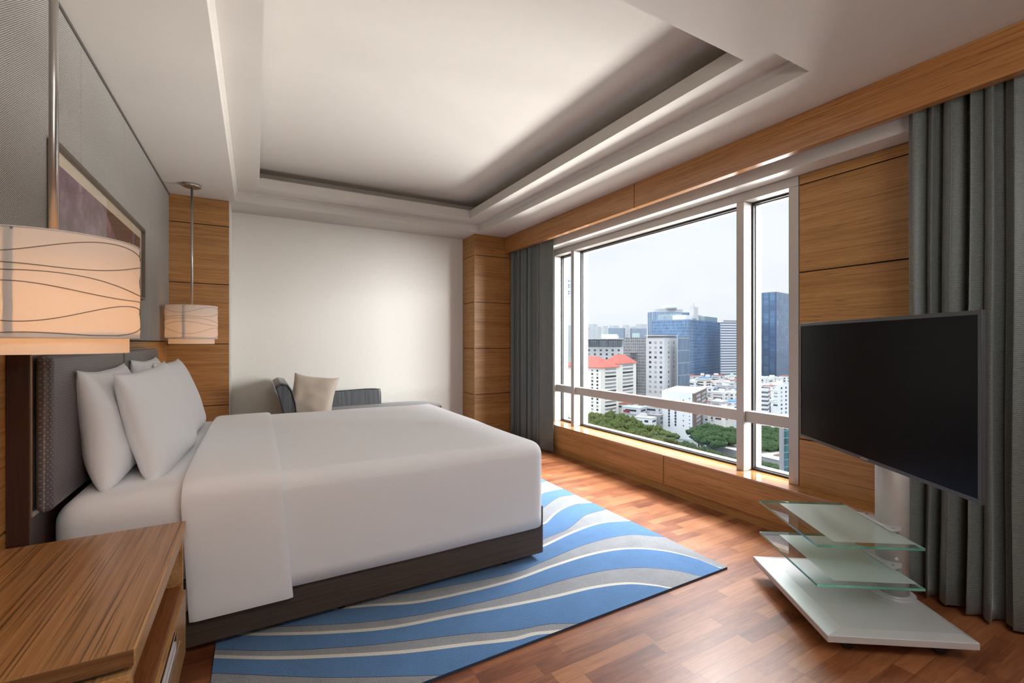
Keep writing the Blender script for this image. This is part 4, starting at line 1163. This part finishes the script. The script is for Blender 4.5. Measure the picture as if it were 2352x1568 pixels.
# --- far left block with canopy roof
E1 = Bld('hotel_building', 'white building with an open columned top storey under a flat canopy', 'building', 1431, 1330, 1433, 590, 14, 797, M_bwhite)
E1.windows('a', 7, 5, 2.6, 2.6, E1.h*0.62, E1.h-1.5, 0.03, 0.97, pdark=0.9)
E1.blk('glazed_storey', 0.02, 0.98, 0.02, 0.98, E1.h, E1.h+9.2, glassy('storey_glass', (0.12, 0.16, 0.20), (0.05, 0.07, 0.10), 3.0, 9.0, 0.12, 0.05))
for p in (0.02, 0.12, 0.34, 0.55, 0.76, 0.96):
    E1.blk('pillar', 0.0, 0.05, p, p+0.03, E1.h, E1.h+10, M_bdgrey)
E1.blk('canopy', -0.08, 1.05, -0.03, 1.03, E1.h+10, E1.h+11.2, M_bgrey)
E1.blk('roof_block', 0.2, 0.8, 0.15, 0.55, E1.h+11.2, E1.h+18, M_bwhite)

# --- big blue glass complex
K1 = Bld('glass_tower', 'broad blue glass office tower crowned with white rooftop blocks', 'building', 1580.5, 1497.5, 1654.5, 600, 42, 733, glassy('blue_curtain_wall', (0.13, 0.26, 0.46), (0.05, 0.12, 0.26), 2.0, 4.2, 0.16, 0.16, (0.26, 0.36, 0.50)))
K1.blk('penthouse_glass', 0.10, 0.9, 0.3, 0.95, K1.h, K1.h+9, glassy('penthouse_panels', (0.30, 0.42, 0.50), (0.16, 0.26, 0.34), 2.0, 9.0, 0.2, 0.04, (0.6, 0.64, 0.68)))
K1.blk('white_block', 0.0, 0.35, 0.06, 0.42, K1.h, K1.h+6, M_bwhite)
K1.blk('lattice_screen', 0.52, 0.95, 0.05, 0.3, K1.h, K1.h+7, glassy('screen_panels', (0.40, 0.52, 0.52), (0.26, 0.38, 0.40), 2.4, 9.0, 0.25, 0.04, (0.62, 0.66, 0.66)))
bm = BM(); box(bm, K1.wb*0.18, K1.wb*0.30, 1.0, 7.0, K1.h+2, K1.h+18); build('lift_shaft', bm, M_bgrey, K1.t, local=True)
bm = BM(); tube(bm, [(K1.wb*0.24, 4, K1.h+18), (K1.wb*0.24, 4, K1.h+24)], 0.3, 5); build('mast', bm, M_bdgrey, K1.t, local=True)
K2 = Bld('glass_tower', 'blue glass tower block with pale fins rising behind the broad glass tower', 'building', 1499, 1487.6, 1592, 770, 76, 716, glassy('striped_blue_wall', (0.16, 0.28, 0.46), (0.08, 0.17, 0.32), 3.2, 30.0, 0.24, 0.01, (0.50, 0.55, 0.60)))
K2.blk('roof_deck', 0.16, 0.75, 0.1, 0.9, K2.h, K2.h+5.5, M_bgrey)
bm = BM(); cyl(bm, (K2.wb*0.47, K2.wa*0.5), K2.wb*0.155, K2.h+5.5, K2.h+11.5, 32); build('roof_drum', bm, M_bwhite, K2.t, local=True)

# --- striped white office
S1 = Bld('office_tower', 'white office tower with dark horizontal window bands', 'building', 1656, 1655, 1720, 640, 75, 739, glassy('banded_facade', (0.10, 0.13, 0.19), (0.06, 0.08, 0.13), 900.0, 3.6, 0.0, 0.52, (0.58, 0.61, 0.66), 0.5, 0.0))
S1.blk('roof_plant', 0.1, 0.9, 0.1, 0.9, S1.h, S1.h+2.5, M_bdgrey)
# --- right dark blue tower
R1_ = Bld('glass_skyscraper', 'tall dark blue glass skyscraper seen through the right-hand pane', 'building', 1783, 1700, 1832, 690, 50, 670.5, glassy('navy_curtain_wall', (0.10, 0.22, 0.40), (0.035, 0.09, 0.20), 9.0, 3.9, 0.20, 0.10, (0.03, 0.07, 0.15)))
R1_.blk('corner_cap', 0.0, 1.0, 0.0, 1.0, R1_.h, R1_.h+0.8, M_bdgrey)

# --- hazy skyline
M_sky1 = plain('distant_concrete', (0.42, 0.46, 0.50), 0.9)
sky_specs = [(1352, 1372, 744, 2700), (1366, 1382, 750, 2500), (1384, 1396, 748, 2900), (1399, 1422, 747, 2600), (1424, 1434, 752, 2900),
             (1430, 1446, 746, 3000), (1447, 1466, 749, 2700), (1460, 1486, 744, 2600), (1340, 1356, 752, 2400), (1300, 1312, 747, 2700), (1640, 1692, 760, 2500)]
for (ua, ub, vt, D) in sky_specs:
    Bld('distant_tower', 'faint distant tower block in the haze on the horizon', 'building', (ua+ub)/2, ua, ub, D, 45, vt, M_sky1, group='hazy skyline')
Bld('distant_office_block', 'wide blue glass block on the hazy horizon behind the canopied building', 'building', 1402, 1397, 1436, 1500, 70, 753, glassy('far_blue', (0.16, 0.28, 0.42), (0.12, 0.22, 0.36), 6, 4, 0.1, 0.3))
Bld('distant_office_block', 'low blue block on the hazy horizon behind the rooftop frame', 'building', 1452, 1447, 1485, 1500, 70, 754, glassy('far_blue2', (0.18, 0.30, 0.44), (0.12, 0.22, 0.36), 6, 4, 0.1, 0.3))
# --- red and white mast at the far left pane
o_, a_, b__, _ = frame_of(1316, 520, 0.3)
zt = z_of(640, 520)
bm = BM(); tube(bm, [(o_.x, o_.y, G0), (o_.x, o_.y, zt)], 0.9, 6)
mast = build('antenna_mast', bm, M_bdgrey, origin=(o_.x, o_.y, G0)); tag(mast, 'tall thin antenna mast with short side arms in the leftmost pane', 'mast')
lt = Vector((-CS, SN, 0))
for v in (645, 654, 659, 669, 674):
    z = z_of(v, 520); bm = BM(); c0 = Vector((o_.x, o_.y, z)); tube(bm, [c0, c0+lt*6.2], 0.28, 5)
    c1 = c0+lt*5.0; tube(bm, [c1+Vector((0, 0, 1.0)), c1-Vector((0, 0, 1.0))], 0.5, 5)
    build('side_arm', bm, M_bluesheet, mast)

# --- morning haze hanging over the city
bm = BM(); box(bm, 260, 6000, -1500, 6000, G0, G0+420)
hz = build('haze', bm, [], origin=(260, 0, G0)); hz['kind'] = 'structure'
hm = bpy.data.materials.new('haze'); hm.use_nodes = True; hn = hm.node_tree; hn.nodes.clear()
vs2 = hn.nodes.new('ShaderNodeVolumeScatter'); vs2.inputs['Color'].default_value = (0.90, 0.95, 1.0, 1); vs2.inputs['Density'].default_value = 0.00020; vs2.inputs['Anisotropy'].default_value = 0.2
ho = hn.nodes.new('ShaderNodeOutputMaterial'); hn.links.new(vs2.outputs[0], ho.inputs['Volume']); hz.data.materials.append(hm)

# --- low dense houses
def house(u, v, D, w, d, th, mat, roofm, label, group, name='house', floors=None):
    """roof edge appears at (u, v)"""
    th_ = math.radians(th)
    o_, a, b, _ = frame_of(u, D, th_)
    z1 = z_of(v, D); rz = math.atan2(b.y, b.x)
    t = thing(name, label, 'house', (o_.x, o_.y, G0), rz, group)
    h = z1-G0
    bm = BM(); box(bm, 0, w, 0, d, 0, h); wl_ = build('wall', bm, mat, t, local=True)
    bm = BM(); box(bm, -0.2, w+0.2, -0.2, d+0.2, h, h+0.5); build('roof', bm, roofm, t, local=True)
    if random.random() < 0.6:
        x_ = random.uniform(0.1, 0.5)*w; y_ = random.uniform(0.1, 0.5)*d
        bm = BM(); box(bm, x_, x_+w*0.35, y_, y_+d*0.35, h+0.5, h+random.uniform(2.2, 3.4)); build('stair_hood', bm, random.choice((M_bwhite, M_bcream, M_bgrey)), t, local=True)
    for fz in range(3):
        for face in (0, 1):
            bm = BM(); z = h-2.9-fz*3.3
            if z < 2: continue
            if face == 0: box(bm, w*0.15, w*0.15+w*0.7*random.choice((0.4, 1.0)), -0.12, 0.05, z, z+1.5)
            else: box(bm, -0.12, 0.05, d*0.2, d*0.2+d*0.6*random.choice((0.35, 1.0)), z, z+1.5)
            build('window', bm, random.choice((M_win, M_win2, M_win)), t, local=True)
    return t
cols = [M_bwhite, M_bwhite, M_bcream, M_bgrey, M_bcream]
rofs = [M_bgrey, M_bwhite, M_bcream, M_teal, M_bgrey, M_rust, M_bdgrey, M_bluesheet]
rows_ = [(572, 866, 1588, 1692, 10), (530, 876, 1590, 1694, 8), (480, 890, 1628, 1696, 5), (440, 906, 1626, 1694, 4), (415, 922, 1626, 1694, 3), (396, 942, 1630, 1692, 3)]
for (D, v, ua, ub, n_) in rows_:
    for i in range(n_):
        u = ua+(ub-ua)*(i+random.uniform(0.2, 0.7))/n_
        house(u, v+random.uniform(-4, 4), D+random.uniform(-12, 12), random.uniform(9, 16), random.uniform(9, 15), random.uniform(35, 60), random.choice(cols), random.choice(rofs),
              'small white or cream low-rise house in the dense quarter right of the white slab', 'low houses of the central quarter')
rows_ = [(560, 868, 1742, 1824, 8), (500, 884, 1742, 1822, 6), (450, 902, 1760, 1820, 3), (410, 925, 1742, 1810, 4)]
for (D, v, ua, ub, n_) in rows_:
    for i in range(n_):
        u = ua+(ub-ua)*(i+random.uniform(0.2, 0.7))/n_
        house(u, v+random.uniform(-4, 4), D+random.uniform(-12, 12), random.uniform(9, 16), random.uniform(9, 15), random.uniform(40, 60), random.choice(cols), random.choice(rofs),
              'small white or cream low-rise house below the dark blue skyscraper', 'low houses below the skyscraper')
H1 = Bld('apartment_building', 'white mid-rise flats with rows of windows in the right-hand pane', 'apartment building', 1788, 1786, 1822, 372, 60, 884, M_bwhite)
H1.windows('b', 3, 7, 2.0, 1.5, H1.h*0.45, H1.h-1, 0.05, 0.95, pdark=0.7)
H2 = Bld('apartment_building', 'grey and white banded flats with a planted roof in the right-hand pane', 'apartment building', 1764, 1738, 1767, 362, 35, 894, glassy('banded_flats', (0.10, 0.11, 0.12), (0.06, 0.06, 0.07), 900, 3.4, 0.0, 0.55, (0.62, 0.64, 0.68), 0.7, 0.0))
# small buildings left of the slab
for (u, v, D, w, d, th, m_, rm, lab) in (
    (1497, 962, 345, 9, 14, 40, M_bwhite, M_bgrey, 'small white building with a dark red sign beside the white slab'),
    (1470, 938, 368, 12, 16, 40, M_bgrey, M_teal, 'grey low building with a pale green roof behind the signed one'),
    (1512, 936, 372, 8, 12, 40, M_bgrey, M_bwhite, 'narrow grey building tucked against the white slab'),
    (1448, 930, 395, 16, 14, 40, M_bcream, M_rust, 'low building with a rusty red roof below the apartment wings'),
    (1516, 955, 352, 6, 10, 40, M_bdgrey, M_bdgrey, 'dark narrow building directly left of the white slab')):
    hh = house(u, v, D, w, d, th, m_, rm, lab, None)
    if 'sign' in lab:
        b_ = BM(); box(b_, -0.3, 0.0, d*0.55, d*0.9, hh.location.z*0+ (z_of(v, D)-G0)-4.2, (z_of(v, D)-G0)-2.2)
        build('sign_board', b_, plain('dark_red_sign', (0.22, 0.03, 0.04), 0.6), hh, local=True)
# flat beige roofed hall
HL = Bld('market_hall', 'long low hall with flat beige roof and rooflights among the trees', 'building', 1850, 1622, 1903, 264, 61, 1071, M_bdgrey)
HL.blk('roof', -0.01, 1.01, -0.03, 1.03, HL.h, HL.h+0.4, M_beige)
for (px_, py_) in ((0.3, 0.82), (0.3, 0.58), (0.3, 0.30), (0.3, 0.14)):
    HL.blk('rooflight', px_, px_+0.3, py_, py_+0.05, HL.h+0.4, HL.h+0.9, M_brown)
DG = Bld('glass_office', 'dark teal glass building at the edge of the right-hand pane', 'building', 1797, 1791, 1850, 225, 66, 984, glassy('teal_glass', (0.05, 0.16, 0.20), (0.015, 0.05, 0.07), 3.5, 3.6, 0.05, 0.10, (0.20, 0.42, 0.44), 0.2, 0.3))
DG.blk('corner_pier', -0.02, 0.06, -0.05, 1.05, 0, DG.h+1.0, M_bdgrey)

# --- trees
def mat_leaf(name, a, b_):
    m, n, b = new_mat(name)
    nz = tex(n, 'ShaderNodeTexNoise', coords(n, (1, 1, 1)), Scale=1.5, Detail=8.0, Roughness=0.85)
    n.links.new(ramp(n, nz.outputs['Fac'], [(0.35, a), (0.66, b_)]), b.inputs['Base Color'])
    b.inputs['Roughness'].default_value = 0.8
    bump(n, b, nz.outputs['Fac'], 1.0, 0.8)
    return m
M_leafA = mat_leaf('olive_leaves', (0.035, 0.060, 0.018), (0.19, 0.24, 0.055))
M_leafB = mat_leaf('deep_green_leaves', (0.018, 0.050, 0.018), (0.075, 0.155, 0.040))
M_bark = plain('bark', (0.12, 0.09, 0.07), 0.9)
def crown_bm(seed, R=7.5, flat=0.5, nb=26):
    rnd = random.Random(seed); bm = BM()
    for i in range(nb):
        a = rnd.uniform(0, 2*PI); rr_ = R*math.sqrt(rnd.random())*0.82; zz = (1-(rr_/R)**2)*R*flat*rnd.uniform(0.55, 1.0)
        s = rnd.uniform(0.20, 0.34)*R
        ret = bmesh.ops.create_icosphere(bm, subdivisions=4, radius=s, matrix=Matrix.Translation((rr_*math.cos(a), rr_*math.sin(a), zz+s*0.4)) @ Matrix.Diagonal((1, 1, 0.75, 1)))
        for v_ in ret['verts']:
            d = noise.noise(v_.co*0.9+Vector((seed, 0, 0)))*0.9+noise.noise(v_.co*2.2)*0.9+noise.noise(v_.co*5.0)*0.5
            v_.co += (v_.co-Vector((rr_*math.cos(a), rr_*math.sin(a), zz))).normalized()*d*0.8
    return bm
protos = []
def make_tree(seed, mat):
    t = thing('tree', 'tree', 'tree', (0, 0, G0))
    build('crown', (lambda b_: (b_.transform(Matrix.Translation((0, 0, 9.5))), b_)[1])(crown_bm(seed)), mat, t, local=True, smooth=True)
    bm = BM(); tube(bm, [(0, 0, 0), (0.2, 0.1, 5), (0.1, 0.2, 11)], 0.42, 8)
    for k in range(5):
        a = k*1.26; tube(bm, [(0.1, 0.1, 6), (2.4*math.cos(a), 2.4*math.sin(a), 9), (4.2*math.cos(a), 4.2*math.sin(a), 11.5)], 0.2, 6)
    build('trunk', bm, M_bark, t, local=True)
    return t
LABA = 'olive-green broad-crowned tree in the row below the left of the window'
LABB = 'deep green tree in the park belt around the beige-roofed hall'
rt_ = random.Random(42)
def interp(pts, u):
    if u <= pts[0][0]: return pts[0][1]
    for (u0, v0), (u1, v1) in zip(pts, pts[1:]):
        if u0 <= u <= u1: return v0+(v1-v0)*(u-u0)/(u1-u0)
    return pts[-1][1]
def rows_of(contour, u0, u1, D0, dD, n_rows, dv, step, skip=None):
    res = []
    for k in range(n_rows):
        u = u0+rt_.uniform(0, step*0.5)
        while u < u1:
            v = interp(contour, u)+dv*k+rt_.uniform(-2, 3)
            if v < 977+(u-1338)*0.2625+26 and not (skip and skip(u, v)): res.append((u, v, D0-dD*k+rt_.uniform(-3, 3)))
            u += step*(1+0.10*k)*rt_.uniform(0.9, 1.1)
    return res
spotsA = rows_of([(1300, 962), (1350, 958), (1375, 950), (1432, 957), (1467, 973), (1508, 986), (1531, 990), (1545, 1003), (1570, 1024)], 1338, 1572, 338, 22, 5, 15, 27)+[(1304, 966, 345)]
spotsB = rows_of([(1594, 990), (1605, 980), (1631, 976), (1690, 986), (1745, 984), (1790, 988)], 1602, 1812, 335, 16, 3, 14, 27, skip=lambda u, v: (v > interp([(1600, 1003), (1625, 1004), (1665, 1004), (1800, 1030)], u)) or 1697 < u < 1735)
spotsB += rows_of([(1575, 1022), (1600, 1026), (1640, 1042), (1690, 1056), (1750, 1060), (1811, 1075)], 1576, 1812, 262, 16, 3, 15, 30)
pA = [make_tree(s, M_leafA) for s in (3, 11)]; pB = [make_tree(s, M_leafB) for s in (5, 17)]
for spots, ps, lab, grp in ((spotsA, pA, LABA, 'olive-green row of trees'), (spotsB, pB, LABB, 'deep green park trees')):
    for i, (u, v, D) in enumerate(spots):
        src = ps[i % 2]
        o_ = src if i < 2 else copy_tree(src)
        w_ = world(D, (u-U0)/F)
        # crown top of the prototype is about 16 m above its base
        s = (z_of(v, D)-G0)/14.2
        sx = 1.12
        o_.location = (w_.x, w_.y, G0); o_.rotation_euler = (0, 0, random.uniform(0, 6.28)); o_.scale = (sx, sx, s)
        o_['label'] = lab; o_['group'] = grp
